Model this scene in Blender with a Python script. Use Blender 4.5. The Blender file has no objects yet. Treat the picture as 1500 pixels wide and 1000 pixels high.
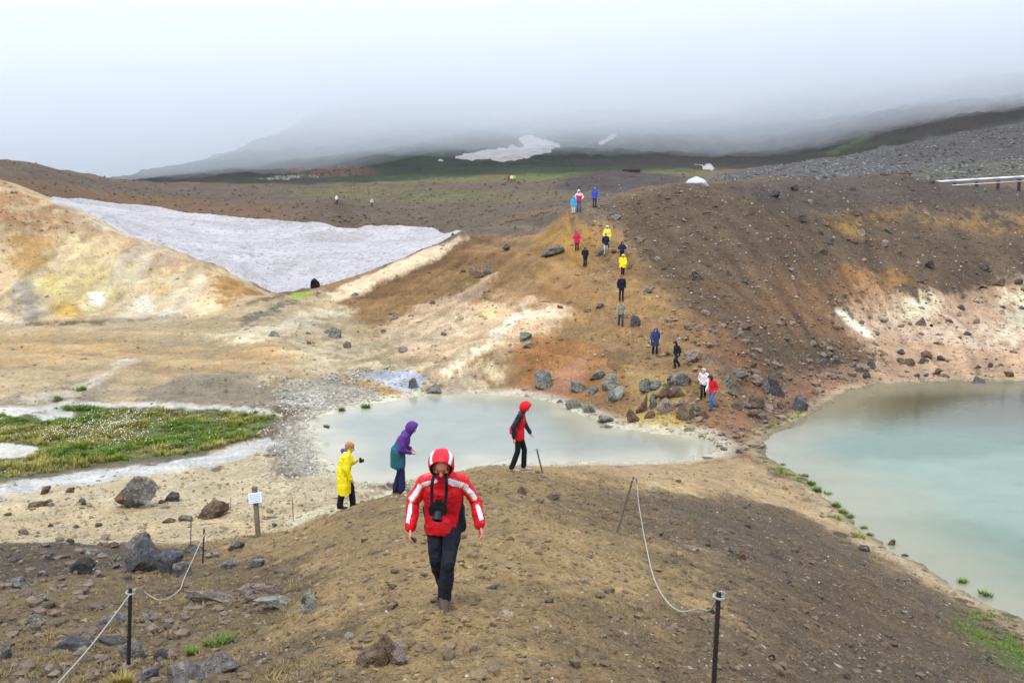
import bpy, math, random
import numpy as np
from mathutils import Vector, Matrix

random.seed(7)
rng = np.random.default_rng(7)
sc = bpy.context.scene
col = sc.collection

# ------------------------------------------------------------------ camera, sky, sun, exposure
F = 1400.0 / 1500.0            # focal length over image width
CAMZ = 12.0
PITCH = math.atan(210.0 / 1400.0)
cam_d = bpy.data.cameras.new('camera'); cam_d.sensor_width = 36.0; cam_d.lens = 36.0 * F
cam_d.clip_start = 0.1; cam_d.clip_end = 20000
cam = bpy.data.objects.new('camera', cam_d); col.objects.link(cam)
cam.location = (0, 0, CAMZ); cam.rotation_euler = (math.pi / 2 - PITCH, 0, 0)
sc.camera = cam

SUN_EL, SUN_AZ = math.radians(58), math.radians(205)
world = bpy.data.worlds.new('World'); sc.world = world; world.use_nodes = True
wn, wl = world.node_tree.nodes, world.node_tree.links
wn.clear()
wo = wn.new('ShaderNodeOutputWorld'); wb = wn.new('ShaderNodeBackground')
sky = wn.new('ShaderNodeTexSky'); sky.sky_type = 'NISHITA'; sky.sun_disc = False
sky.sun_elevation = SUN_EL; sky.sun_rotation = SUN_AZ; sky.dust_density = 3.0; sky.altitude = 600
tc = wn.new('ShaderNodeTexCoord'); nz = wn.new('ShaderNodeTexNoise')
nz.inputs['Scale'].default_value = 1.6; nz.inputs['Detail'].default_value = 4; nz.inputs['Roughness'].default_value = .45
cr = wn.new('ShaderNodeValToRGB')     # thick stratus, slightly uneven
cr.color_ramp.elements[0].position = .3; cr.color_ramp.elements[0].color = (.66, .81, 1.0, 1)
cr.color_ramp.elements[1].position = .7; cr.color_ramp.elements[1].color = (1.0, 1.0, 1.0, 1)
sep = wn.new('ShaderNodeMix'); sep.data_type = 'RGBA'; sep.blend_type = 'MIX'; sep.inputs[0].default_value = .92
mul = wn.new('ShaderNodeMix'); mul.data_type = 'RGBA'; mul.blend_type = 'MULTIPLY'; mul.inputs[0].default_value = 1
mul.inputs[7].default_value = (22.0, 22.0, 22.8, 1)
wl.new(tc.outputs['Generated'], nz.inputs['Vector']); wl.new(nz.outputs['Fac'], cr.inputs['Fac'])
wl.new(cr.outputs['Color'], mul.inputs[6])
# an overcast sky is brighter overhead than at the horizon
sx = wn.new('ShaderNodeSeparateXYZ'); wl.new(tc.outputs['Generated'], sx.inputs[0])
el = wn.new('ShaderNodeMapRange'); wl.new(sx.outputs['Z'], el.inputs[0]); el.inputs[3].default_value = .68; el.inputs[4].default_value = 1.3
ov = wn.new('ShaderNodeVectorMath'); ov.operation = 'SCALE'; wl.new(mul.outputs[2], ov.inputs[0]); wl.new(el.outputs[0], ov.inputs['Scale'])
wl.new(sky.outputs['Color'], sep.inputs[6]); wl.new(ov.outputs[0], sep.inputs[7])
wl.new(sep.outputs[2], wb.inputs['Color']); wb.inputs['Strength'].default_value = .085
wl.new(wb.outputs['Background'], wo.inputs['Surface'])
sd = bpy.data.lights.new('sun', 'SUN'); sd.energy = 1.5; sd.angle = math.radians(16); sd.color = (1, .96, .9)
sun = bpy.data.objects.new('sun', sd); col.objects.link(sun)
_sv = Vector((math.sin(SUN_AZ) * math.cos(SUN_EL), math.cos(SUN_AZ) * math.cos(SUN_EL), math.sin(SUN_EL)))
sun.rotation_euler = _sv.to_track_quat('Z', 'Y').to_euler(); sun.location = (0, -40, 60)
vs = sc.view_settings; vs.view_transform = 'Standard'; vs.look = 'None'; vs.exposure = 0.14; vs.gamma = 1.0
vs.use_curve_mapping = False
sc.cycles.use_denoising = True
sc.cycles.max_bounces = 24; sc.cycles.volume_bounces = 20; sc.cycles.diffuse_bounces = 2
sc.cycles.volume_max_steps = 64
CLOUD_DENSITY = .0044

# ------------------------------------------------------------------ helpers
def srgb(*c):
    c = np.array(c, float) / 255.0
    return np.where(c <= .04045, c / 12.92, ((c + .055) / 1.055) ** 2.4)

def _hash(ix, iy, iz=0):
    with np.errstate(over='ignore'):
        h = (ix.astype(np.int64) * 374761393 + iy.astype(np.int64) * 668265263 + np.int64(iz) * 2147483647 if np.isscalar(iz)
             else ix.astype(np.int64) * 374761393 + iy.astype(np.int64) * 668265263 + iz.astype(np.int64) * 1442695041)
        h = (h ^ (h >> 13)) * 1274126177
        h = h ^ (h >> 16)
    return (h & 0xFFFFFF) / float(0xFFFFFF)

def vnoise(x, y, seed=0):
    x = np.asarray(x, float) + seed * 17.31; y = np.asarray(y, float) - seed * 9.73
    ix = np.floor(x); iy = np.floor(y); fx = x - ix; fy = y - iy
    fx = fx * fx * fx * (fx * (fx * 6 - 15) + 10); fy = fy * fy * fy * (fy * (fy * 6 - 15) + 10)
    a = _hash(ix, iy); b = _hash(ix + 1, iy); c = _hash(ix, iy + 1); d = _hash(ix + 1, iy + 1)
    return (a + (b - a) * fx + (c - a) * fy + (a - b - c + d) * fx * fy) * 2 - 1

def fbm(x, y, oct=4, seed=0, gain=.5):
    s = 0; a = 1; t = 0
    for o in range(oct):
        s = s + a * vnoise(x * 2 ** o * 1.03 + y * .13, y * 2 ** o - x * .13, seed + o * 3); t += a; a *= gain
    return s / t

def vnoise3(p, seed=0):
    x, y, z = (p[:, i] + seed * (7.3 + i) for i in range(3))
    ix, iy, iz = np.floor(x), np.floor(y), np.floor(z); fx, fy, fz = x - ix, y - iy, z - iz
    fx, fy, fz = (f * f * (3 - 2 * f) for f in (fx, fy, fz)); r = 0
    for dx in (0, 1):
        for dy in (0, 1):
            for dz in (0, 1):
                w = (fx if dx else 1 - fx) * (fy if dy else 1 - fy) * (fz if dz else 1 - fz)
                r = r + w * _hash(ix + dx, iy + dy, iz + dz)
    return r * 2 - 1

def sstep(a, b, x):
    t = np.clip((x - a) / (b - a), 0, 1); return t * t * (3 - 2 * t)

cp, sp = math.cos(PITCH), math.sin(PITCH)
def ray(px, py):
    """direction (per metre forward) of a pixel of the 1500 x 1000 picture"""
    u = (px - 750) / 1400.0; v = (500 - py) / 1400.0
    y = cp + v * sp; z = -sp + v * cp
    return u / y, z / y                      # x and z per metre of y

def mesh_obj(name, verts, faces, mats=None, parent=None, smooth=True):
    me = bpy.data.meshes.new(name); me.from_pydata([tuple(v) for v in verts], [], [tuple(f) for f in faces])
    if smooth: me.shade_smooth()
    o = bpy.data.objects.new(name, me); col.objects.link(o)
    for m in (mats or []): me.materials.append(m)
    if parent: o.parent = parent
    return o

def np_mesh(name, V, Fq, mat=None, smooth=True, mats=None):
    """fast mesh from arrays: V (n,3), Fq (m,k)"""
    me = bpy.data.meshes.new(name); n, k = Fq.shape
    me.vertices.add(len(V)); me.vertices.foreach_set('co', np.asarray(V, np.float32).ravel())
    me.loops.add(n * k); me.loops.foreach_set('vertex_index', np.asarray(Fq, np.int32).ravel())
    me.polygons.add(n); me.polygons.foreach_set('loop_start', np.arange(0, n * k, k, dtype=np.int32))
    me.polygons.foreach_set('use_smooth', np.full(n, smooth))
    me.update(calc_edges=True)
    for m in (mats or ([mat] if mat else [])): me.materials.append(m)
    o = bpy.data.objects.new(name, me); col.objects.link(o); return o

def color_attr(o, name, C):
    a = o.data.color_attributes.new(name, 'FLOAT_COLOR', 'POINT')
    C4 = np.ones((len(C), 4), np.float32); C4[:, :C.shape[1]] = C
    a.data.foreach_set('color', C4.ravel())

def tag(o, label=None, cat=None, group=None, kind=None):
    if label: o['label'] = label
    if cat: o['category'] = cat
    if group: o['group'] = group
    if kind: o['kind'] = kind
    return o

def empty(name, loc, rz=0.0):
    o = bpy.data.objects.new(name, None); col.objects.link(o); o.location = loc; o.rotation_euler = (0, 0, rz)
    o.empty_display_size = .2
    return o

# ------------------------------------------------------------------ terrain heights
# D: (px, py, forward distance)   Z: (px, py, height over the water)
CD = """0 1000 9.5;200 1000 9.2;400 1000 7.5;550 1000 6.8;750 1000 6.4;900 1000 7.0;1045 1000 8.3;1200 1000 10.5;1350 1000 13;1500 1000 16
550 900 9.6;645 882 9.5;750 900 9.0;750 850 10.8;750 800 13.2;750 740 18;750 688 25.5;850 692 27.5;900 783 17.5;900 740 23;900 700 29.5;950 690 36
900 860 11.8;1050 920 10.5;1050 850 15;1050 783 22;1050 722 31;1200 920 14.5;1200 850 20;1200 783 29.3;1350 920 19;1350 852 26.5;1450 950 20;1500 962 21
190 980 10;0 900 14;0 850 17.5;0 803 22;205 842 18;200 803 24;300 823 20;300 900 12.5;280 797 25;400 850 15;400 900 11.8;400 792 22;378 782 24
550 800 14;550 850 11.6;600 742 18.5;588 722 22;650 699 22.5;690 684 26;505 742 24;450 765 22
0 268 112;75 295 112;200 345 106;300 387 100;130 316 110;250 366 103;350 409 97;400 431 94;0 350 100;0 420 92;100 400 95;100 440 89;200 420 93;200 460 86;300 430 90;300 460 85;0 455 86;50 330 105
440 425 96;430 415 108;80 293 150;300 320 165;500 332 165;670 341 150;300 360 130;500 380 125;600 360 138;200 330 145;200 343 125;120 310 135;400 400 115
675 341 101;620 366 98.5;560 391 97;500 413 95.5;700 520 63;700 470 72;700 420 80;750 380 86;800 340 92;600 520 66;600 470 77;600 430 86;500 470 80;500 430 90;650 380 95;550 403 95;720 335 103
800 520 62;850 560 57;850 480 67;850 430 73.5;850 380 81;850 340 86;840 312 88;871 303 90;909 478 65;909 440 70;912 402 77;959 519 60;992 538 57;1030 583 51;1043 598 48
870 299 97;800 300 120;800 290 150;750 300 150;600 300 190;493 299 170;545 303 190;600 330 165;700 330 130;760 310 112
300 300 200;300 269 260;400 272 280;200 268 240;100 252 220;0 233 200;0 262 150;60 285 150;150 285 190;450 277 270
900 251 230;900 275 185;830 262 230;1000 262 200;700 280 215;750 266 240;700 264 270;600 266 300;850 285 150;960 258 235
940 283 93;1000 272 97;1100 268 103;1200 264 108;1310 256 112;1380 267 115;1500 285 118
1100 263 130;1200 250 160;1200 236 230;1300 250 140;1300 216 260;1400 250 140;1400 196 280;1500 250 145;1500 180 300;1300 230 200;1500 220 210;1060 256 230;1000 258 215
1400 520 69;1400 480 76;1400 440 83;1400 380 92;1400 320 103;1300 480 75;1300 440 80;1300 380 88;1300 310 101;1500 500 73;1500 440 86;1500 380 96;1500 320 107;1300 530 66.5
1200 540 63;1200 480 70;1200 420 77;1200 360 86;1200 300 99;1100 580 54;1100 520 59;1100 460 67;1100 400 76;1100 340 85;1100 290 96;1000 480 63;1000 420 72;1000 360 81;1000 310 90;1060 560 53;1500 530 68
500 264 340;600 255 400;750 250 360;900 246 340;1000 244 340;1100 244 350;500 248 480;600 240 520;750 232 560;900 232 560;1000 228 560;1150 228 500
400 250 520;395 232 640;450 212 760;500 218 680;600 215 660;750 215 650;750 203 720;900 203 720;1000 203 710;1100 203 680;1200 205 560;1300 205 430;1400 188 420;1500 172 420
258 262 440;310 240 600;360 218 720;400 202 820;430 185 930;470 160 1150;600 190 800;750 188 800;900 188 800;1050 188 780;1200 175 740;1300 170 620;1400 165 540;1500 155 560
600 170 940;750 168 950;900 168 940;1050 160 960;1200 140 1000;1300 130 960;1400 122 920;1500 112 900;600 145 1260;750 142 1260;900 138 1260;1050 130 1300;1200 106 1400;1300 96 1400;1400 86 1400;1500 76 1400;520 130 1600;600 112 1800;750 106 1900;900 100 1900;1050 95 1900;1200 74 2000;1350 60 2000;1500 44 2000"""
CZ = """0 760 .7;200 770 .9;350 745 1.0;100 725 .4;300 705 .35;0 700 .15;100 650 .1;300 620 .1;0 612 .12;400 610 .2;430 700 .6;450 650 .5;480 600 .45;430 560 .55;640 683 .35;560 745 1.2;460 745 1.1
280 570 .5;100 560 .5;0 570 .5;0 500 1.0;200 500 1.2;400 500 1.5;300 470 1.6;150 475 1.3;0 475 1.1;350 460 2.0;400 442 2.7;0 530 .7;300 530 .8
600 580 .3;700 575 .25;800 585 .25;850 600 .25;930 630 .3;1000 640 .3;1250 562 .15;1500 556 .15;1180 598 .2;1115 650 .3;1080 620 .5;1060 655 .4;1000 680 1.1;1100 692 .8;1140 690 .3;1200 745 .3;1300 806 .3;1400 855 .3;1500 912 .3;1000 560 2.0;520 560 .5
700 640 -.4;600 640 -.4;850 650 -.4;1300 620 -.6;1450 600 -.6;1450 720 -.8;1400 780 -.7;1500 820 -.7;1250 700 -.6"""
# parts of the ground the crests hide: (px, forward distance, height)
CH = """750 30 3.4;750 36 1.4;850 33 2.1;850 38 .8;650 28 3.6;650 34 1.3;600 26 3.4;600 32 1.3;500 28 2.6;0 27 2.0;200 29 1.4;400 27 2.0;900 36 1.6
0 125 11.2;75 124 9.7;200 114 7.0;300 110 4.6;400 103 2.2;0 138 12.6;500 103 3.2;560 106 4.0;620 112 4.8;675 118 6.2
0 320 18;100 350 16;200 400 14;200 330 14;300 350 17;400 340 16.5;0 800 10;100 800 12;200 800 20;0 2000 12;150 2000 16;250 2000 45;0 5800 10;200 5800 20;280 1000 25;320 1200 40;380 1600 90;440 2000 170;0 3500 10;200 3500 20;350 3500 120
870 115 10.6;940 115 11.4;1000 120 12.8;1100 112 13.4;1200 120 14.0;1310 123 14.2;1380 122 13.6;1500 127 12.6
900 280 17;1050 290 20;1200 310 22;1300 360 25;1400 370 29;1500 380 34;1060 130 12.8;850 260 16.5
450 3500 300;600 3500 420;750 3500 450;900 3500 470;1050 3500 480;1200 3500 520;1350 3500 560;1500 3500 600;600 5800 430;900 5800 480;1200 5800 520;1500 5800 600
0 1.0 10.3;400 1.0 10.3;750 1.0 10.35;1100 1.0 10.3;1500 1.0 10.3;0 3.2 9.4;400 3.2 9.6;750 3.2 9.65;1100 3.2 9.5;1500 3.2 9.1;0 5.6 8.7;1500 6 8.0;1300 6 8.3;200 5.6 8.8"""
pts = []
for e in CD.replace('\n', ';').split(';'):
    a, b, d = map(float, e.split()); rx, rz = ray(a, b); pts.append((rx * d, d, CAMZ + rz * d))
for e in CZ.replace('\n', ';').split(';'):
    a, b, z = map(float, e.split()); rx, rz = ray(a, b); d = (z - CAMZ) / rz; pts.append((rx * d, d, z))
for e in CH.replace('\n', ';').split(';'):
    a, d, z = map(float, e.split()); pts.append(((a - 750) / 1400 * 1.0 * d / cp * cp, d, z))
pts = np.array(pts)
pr = np.hypot(pts[:, 0], pts[:, 1]); pth = np.arctan2(pts[:, 0], pts[:, 1]); pL = np.log(pr); ps = (pts[:, 2] - CAMZ) / pr
AX = 2.4; CC = .03
def phi(d2): return np.sqrt(d2 + CC * CC)
N = len(pts)
A = np.zeros((N + 3, N + 3)); U = pth * AX
A[:N, :N] = phi((U[:, None] - U) ** 2 + (pL[:, None] - pL) ** 2)
A[:N, :N] -= np.eye(N) * .004
A[:N, N] = 1; A[:N, N + 1] = U; A[:N, N + 2] = pL; A[N:, :N] = A[:N, N:].T
Wt = np.linalg.solve(A, np.concatenate([ps, [0, 0, 0]]))
def s_rbf(th, L):
    out = np.empty(th.shape); tf = th.ravel() * AX; lf = L.ravel(); of = out.ravel()
    for i in range(0, len(tf), 20000):
        t = tf[i:i + 20000, None]; l = lf[i:i + 20000, None]
        of[i:i + 20000] = phi((t - U) ** 2 + (l - pL) ** 2) @ Wt[:N] + Wt[N] + Wt[N + 1] * t[:, 0] + Wt[N + 2] * l[:, 0]
    return of.reshape(th.shape)

th_in = np.radians(np.linspace(-31, 31, 860))
th_out = np.radians(31 + (180 - 31) * (np.linspace(0, 1, 41)[1:] ** 1.5))
TH = np.concatenate([-th_out[::-1][:], th_in, th_out])
LR = np.concatenate([np.linspace(math.log(.4), math.log(4), 26)[:-1], np.linspace(math.log(4), math.log(320), 621)[:-1],
                     np.linspace(math.log(320), math.log(6500), 120)])
# the smooth control surface on a half resolution grid, then interpolated up
thc = np.radians(np.linspace(-36, 36, 330)); Lc = LR[::2] if len(LR) % 2 else np.append(LR[::2], LR[-1])
Sc = s_rbf(*np.meshgrid(thc, Lc, indexing='ij'))
def grid_lookup(G, gx, gy, x, y):
    i = np.clip(np.searchsorted(gx, x) - 1, 0, len(gx) - 2); j = np.clip(np.searchsorted(gy, y) - 1, 0, len(gy) - 2)
    fx = np.clip((x - gx[i]) / (gx[i + 1] - gx[i]), 0, 1); fy = np.clip((y - gy[j]) / (gy[j + 1] - gy[j]), 0, 1)
    return (G[i, j] * (1 - fx) * (1 - fy) + G[i + 1, j] * fx * (1 - fy) + G[i, j + 1] * (1 - fx) * fy + G[i + 1, j + 1] * fx * fy)
TT, LL = np.meshgrid(TH, LR, indexing='ij')
s0 = grid_lookup(Sc, thc, Lc, np.clip(TT, -.62, .62), LL)
flip = grid_lookup(Sc, thc, Lc, np.clip(-TT, -.62, .62), LL)
wflip = .5 * sstep(1.6, 3.1415, np.abs(TT))
s0 = s0 * (1 - wflip) + flip * wflip
RR = np.exp(LL); X = RR * np.sin(TT); Y = RR * np.cos(TT)
Z = CAMZ + s0 * RR

# shore polygons (on the water plane) traced from the photograph
def water_poly(s):
    out = []
    for e in s.split(';'):
        a, b = map(float, e.split()); rx, rz = ray(a, b); d = -CAMZ / rz; out.append((rx * d, d))
    return np.array(out)
POOL = water_poly('462 622;480 608;520 598;560 590;610 580;660 577;720 577;780 582;815 590;840 602;870 612;905 626;960 634;1030 640;1050 655;1046 668;1000 676;940 677;870 676;800 678;740 680;690 684;640 690;600 700;560 706;520 706;490 690;474 660')
LAKE = water_poly('1118 662;1122 645;1150 628;1190 608;1215 590;1245 572;1290 564;1370 559;1450 559;1520 557;1640 560;1800 640;1800 800;1800 1000;1650 985;1560 945;1500 908;1440 880;1390 852;1330 818;1290 795;1250 765;1215 735;1180 700;1150 684')
def sdf(poly, x, y):
    """signed distance in metres, negative inside"""
    px, py = poly[:, 0], poly[:, 1]; qx, qy = np.roll(px, -1), np.roll(py, -1)
    d = np.full(x.shape, 1e9); ins = np.zeros(x.shape, bool)
    for a, b, c, e in zip(px, py, qx, qy):
        vx, vy = c - a, e - b; t = np.clip(((x - a) * vx + (y - b) * vy) / (vx * vx + vy * vy + 1e-9), 0, 1)
        d = np.minimum(d, (x - a - t * vx) ** 2 + (y - b - t * vy) ** 2)
        ins ^= ((b > y) != (e > y)) & (x < (c - a) * (y - b) / (e - b + 1e-12) + a)
    d = np.sqrt(d); return np.where(ins, -d, d)
def in_box(poly, pad, x, y):
    lo = poly.min(0) - pad; hi = poly.max(0) + pad
    return (x > lo[0]) & (x < hi[0]) & (y > lo[1]) & (y < hi[1])

# relief: ripples, gullies and ledges of the ground itself
edge_n = fbm(X * .9, Y * .9, 3, 5)
gl = np.array([22.0, 44.0])
ang = np.arctan2(X - gl[0], Y - gl[1]); rad = np.hypot(X - gl[0], Y - gl[1])
streak = fbm(ang * 30 + rad * .10 + fbm(X * .05, Y * .05, 2, 3) * 1.2, rad * .09, 5, 11, .62)
far = sstep(60, 300, RR)
Z += fbm(X * .12, Y * .12, 4, 1) * np.clip(RR * .0035, .03, 2.5)
Z += fbm(X * .011, Y * .011, 5, 2) * far * np.clip((RR - 180) * .008, 0, 15) * sstep(250, 420, RR)
wall = sstep(14, 22, rad) * sstep(75, 55, rad) * sstep(45, 62, Y)
Z += streak * wall * .3
near = sstep(60, 25, RR)
Z += near * (fbm(X * .8, Y * .8, 5, 21, .55) * .11 + np.abs(fbm(X * 2.3, Y * 2.3, 4, 23)) * .08 + fbm(X * 5.5, Y * 5.5, 3, 25, .6) * .028)
mid = sstep(25, 40, RR) * sstep(160, 100, RR)
Z += mid * fbm(X * .5, Y * .5, 5, 31, .6) * .22
lh = sstep(-18, -30, X) * sstep(80, 88, Y) * sstep(125, 112, Y)     # left hill: eroded ribs
fl = sstep(-17, -8, X) * sstep(4, -3, X) * sstep(56, 66, Y) * sstep(104, 94, Y)      # washed furrows down the middle hill's flank
Z += fl * .35 * fbm((X * .55 - Y * .42) * 1.6, (X * .42 + Y * .55) * .14, 5, 71, .6)
Z += lh * (1 - np.abs(fbm(X * .22 + 3, Y * .06, 4, 41))) * 1.0 - lh * .82
for poly, depth, pad in ((POOL, .5, 5), (LAKE, 1.6, 6)):
    m = in_box(poly, 14, X, Y); x, y = X[m], Y[m]
    d = sdf(poly, x, y) + edge_n[m] * .35 + fbm(x * 3, y * 3, 2, 8) * .1
    z = Z[m]
    k = sstep(0, pad, d)
    shore = np.maximum(d, 0) * .10 + .02
    z = np.where(d > 0, np.where(z < 0, z, shore * (1 - k) + np.maximum(z, .08) * k), -np.minimum(-d * .22, depth))
    Z[m] = z
dl = np.minimum(sdf(POOL, X, Y) if False else 1e9, 1e9)
low = (Z < .06) & (RR < 400)
pmask = np.zeros(X.shape, bool)
for poly in (POOL, LAKE):
    m = in_box(poly, 2, X, Y); t = np.zeros(m.sum(), bool); t = sdf(poly, X[m], Y[m]) < .9; pmask[m] |= t
Z = np.where(low & ~pmask, .06 + .04 * fbm(X * .4, Y * .4, 2, 9), Z)

def ground_z(x, y):
    x = np.asarray(x, float); y = np.asarray(y, float)
    return grid_lookup(Z, TH, LR, np.arctan2(x, y), np.log(np.hypot(x, y) + 1e-6))
Dm = np.exp(np.linspace(math.log(3.0), math.log(6300), 2800))
def G(px, py, dmin=0):
    """where the sight line through a pixel of the picture meets the ground"""
    rx, rz = ray(px, py); d = Dm[Dm > dmin]
    zz = CAMZ + rz * d; h = ground_z(rx * d, d); b = np.nonzero(zz <= h)[0]
    if len(b) == 0: return None
    i = b[0]
    if i == 0: dd = d[0]
    else:
        a0 = zz[i - 1] - h[i - 1]; a1 = zz[i] - h[i]; dd = d[i - 1] + (d[i] - d[i - 1]) * a0 / (a0 - a1 + 1e-12)
    return Vector((rx * dd, dd, float(ground_z(rx * dd, dd))))
# ------------------------------------------------------------------ what the ground is made of, patch by patch
VX, VY, VZ = X.ravel(), Y.ravel(), Z.ravel(); VR = RR.ravel()
KALB = .80
def alb(c): return srgb(*c) * KALB
COL = np.zeros((len(VX), 3)) + alb((118, 98, 76)); MIXA = np.zeros((len(VX), 3)); MIXA[:, 0] = .5; MIXA[:, 1] = .35
_n1 = fbm(VX * .35, VY * .35, 4, 51); _n2 = fbm(VX * 1.7, VY * 1.7, 4, 52)
_n4 = fbm(VX * 5.2, VY * 5.2, 3, 54) * np.clip(1.4 - VR / 150, 0, 1)
_n3 = fbm(VX * .06, VY * .06, 4, 53)
def to_world(s, dmin=0):
    p = [tuple(map(float, e.split())) for e in s.split(';')]; out = []
    for (a, b), (c, d) in zip(p, p[1:] + p[:1]):
        n = max(1, int(math.hypot(c - a, d - b) / 45))
        for k in range(n):
            h = G(a + (c - a) * k / n, b + (d - b) * k / n, dmin)
            if h is not None: out.append((h.x, h.y))
    return np.array(out)
def paint(c, s, feather=1.0, wob=1.0, amt=1.0, mix=None, mottle=0.0, dmin=0, rmin=0, rmax=1e9, stk=0.0):
    P = to_world(s, dmin)
    if len(P) < 3: return
    pad = feather + wob * 2
    m = np.nonzero(in_box(P, pad, VX, VY) & (VR > rmin) & (VR < rmax))[0]
    if len(m) == 0: return
    d = sdf(P, VX[m], VY[m])
    d = d + wob * (_n1[m] * 1.15 + _n2[m] * .75 + _n4[m] * .45)
    feather *= .6; w = sstep(feather, -feather, d) * amt
    if mottle: w = w * sstep(-.35, .25, _n2[m] * .7 + _n1[m] * .6 + (.45 - mottle))
    if stk: w = w * sstep(-.3, .3, STK[m] + .5 - stk)
    COL[m] += (alb(c) - COL[m]) * w[:, None]
    if mix is not None: MIXA[m, :len(mix)] += (np.array(mix) - MIXA[m, :len(mix)]) * w[:, None]
STK = streak.ravel()
# mountain side and far plain
fm = sstep(290, 330, VR)
mt = fbm(VX * .006, VY * .006, 4, 61); mt2 = fbm(VX * .03, VY * .03, 4, 62)
mc = alb((52, 60, 50)) + (alb((60, 76, 46)) - alb((52, 60, 50))) * sstep(.0, .5, mt2)[:, None]
mc = mc + (alb((70, 64, 60)) - mc) * sstep(.05, .4, mt)[:, None]
COL += (mc - COL) * fm[:, None]
BR = ((118, 98, 74), (105, 88, 74))
paint((106, 92, 78), '-200 300;-200 215;0 235;150 262;330 270;520 270;760 268;1000 258;1000 300;860 312;760 335;680 342;500 332;300 320;120 298', 6, 3, 1, (.6, .4), dmin=112)
paint((122, 92, 66), '-100 290;0 255;120 275;250 290;420 300;420 322;250 312;120 300', 6, 4, .8, (.5, .3), dmin=118)
paint((116, 110, 66), '400 276;520 272;660 276;840 282;860 294;700 300;560 296;440 290', 8, 6, .75, mottle=.4, dmin=118)
paint((104, 118, 62), '600 276;700 280;700 290;600 288', 6, 5, .7, mottle=.5, dmin=118)
paint((84, 76, 72), '810 278;840 256;900 251;985 256;1010 270;960 282;880 282', 4, 2, 1, (.6, .2), dmin=118)
paint((92, 122, 58), '780 272;760 258;960 248;1060 246;1060 256;990 258;900 250;830 256', 8, 5, .65, mottle=.45, dmin=240)
paint((92, 128, 56), '540 268;640 256;700 258;760 255;860 252;860 262;720 268', 12, 10, .5, mottle=.5, dmin=240)
paint((150, 105, 85), '470 262;410 250;430 243;540 244;560 254', 12, 9, .6, mottle=.45, dmin=280)
paint((190, 185, 165), '370 262;400 258;450 257;470 260;420 264', 6, 9, .7, mottle=.5, dmin=280)
paint((110, 150, 60), '1210 224;1245 208;1275 198;1275 203;1245 214;1222 226', 8, 5, .9, dmin=390)
paint((80, 68, 66), '1180 232;1220 175;1500 110;1500 176;1300 212', 30, 20, .6, dmin=390)
# gravel field behind the crater rim
paint((94, 92, 90), '1030 266;1060 254;1200 234;1300 214;1400 194;1520 176;1700 160;1700 262;1500 258;1370 262;1310 256;1200 264', 4, 3, 1, (.75, .9), dmin=112)
paint((86, 82, 78), '1240 232;1300 216;1400 196;1520 178;1700 160;1700 225;1500 232;1350 240', 6, 5, .8, (.7, .6), dmin=124)
paint((118, 116, 66), '1290 258;1380 240;1520 232;1700 232;1700 262;1400 262', 4, 3, .55, (.6, .7), mottle=.5, dmin=118)
# crater wall
paint((104, 86, 66), '860 300;940 282;1000 270;1100 266;1310 254;1380 264;1520 280;1800 300;1800 560;1520 570;1250 575;1160 620;1080 600;1040 500;960 400;890 330', 2, 1.2, 1, (.55, .35))
paint((90, 80, 74), '1040 272;1310 256;1380 266;1520 284;1700 296;1700 312;1440 318;1300 308;1200 312;1120 300', 3, 2, .8, (.5, .3))
paint((116, 90, 66), '1000 420;1060 380;1250 400;1320 430;1260 470;1200 480;1080 470', 3, 3, .7)
paint((156, 122, 76), '1340 308;1500 305;1650 310;1650 350;1450 345;1350 328', 2, 3, .75, mottle=.4)
paint((162, 126, 74), '1195 312;1330 302;1330 322;1250 328', 1.5, 2, .65, mottle=.35)
paint((180, 144, 76), '1228 330;1258 326;1262 345;1236 350', 1, 1.2, .7)
paint((140, 104, 70), '1120 440;1220 400;1330 420;1300 450;1230 455;1330 520;1250 530;1150 500', 2.5, 3, .6, stk=.25)
paint((156, 112, 68), '1250 395;1320 400;1340 425;1300 440;1260 430', 1.5, 2, .7)
paint((182, 152, 122), '1240 452;1300 420;1400 440;1520 400;1700 380;1700 566;1500 560;1400 560;1290 565;1215 588;1200 560;1300 535;1270 500', 2, 2, 1, (.35, .3))
paint((200, 182, 160), '1230 470;1330 440;1440 470;1500 450;1600 440;1600 520;1440 520;1330 500', 2, 3, .6, mottle=.45)
paint((214, 206, 168), '1318 440;1350 428;1378 445;1350 470;1322 465', 1.2, 1.8, .65, mottle=.3)
paint((226, 222, 204), '1335 436;1362 434;1362 452;1340 448', .8, 1.2, .6)
paint((214, 204, 174), '1470 430;1510 425;1560 430;1560 490;1480 500;1455 490', 1.5, 2, .85, mottle=.35)
paint((222, 214, 190), '1221 452;1234 452;1268 480;1278 492;1266 492;1240 474', .45, .4, .95, (.1, .2))
paint((152, 112, 86), '1100 560;1180 540;1250 545;1270 562;1200 590;1150 620;1100 610', 2, 2, .7, (.5, .3))
# the hill the hikers come down
paint((150, 120, 84), '690 345;780 325;870 300;900 330;960 400;1040 500;1090 600;1060 645;930 630;800 585;650 575;520 560;440 500;400 450;450 425;560 391;620 366', 1.2, 1, 1, (.25, .2))
paint((110, 96, 82), '670 342;720 330;860 300;900 305;890 330;800 335;720 352', 1.5, 2, .9, (.5, .3))
paint((126, 92, 64), '600 385;680 348;720 350;660 400;560 440;500 460;470 440', 1.5, 1.5, .85, (.3, .1))
paint((136, 106, 66), '560 420;680 370;780 360;820 400;700 430;600 480;500 500;480 470', 1.5, 1.5, .6)
paint((170, 130, 70), '780 345;850 325;880 335;880 370;840 400;780 370', 1.5, 2, .75, (.3, .2), mottle=.3)
paint((186, 150, 80), '820 350;860 345;860 356;828 362', .8, 1, .7)
paint((160, 126, 78), '780 400;940 380;1000 430;960 500;860 500;760 440', 2, 2, .6, mottle=.35)
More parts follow.
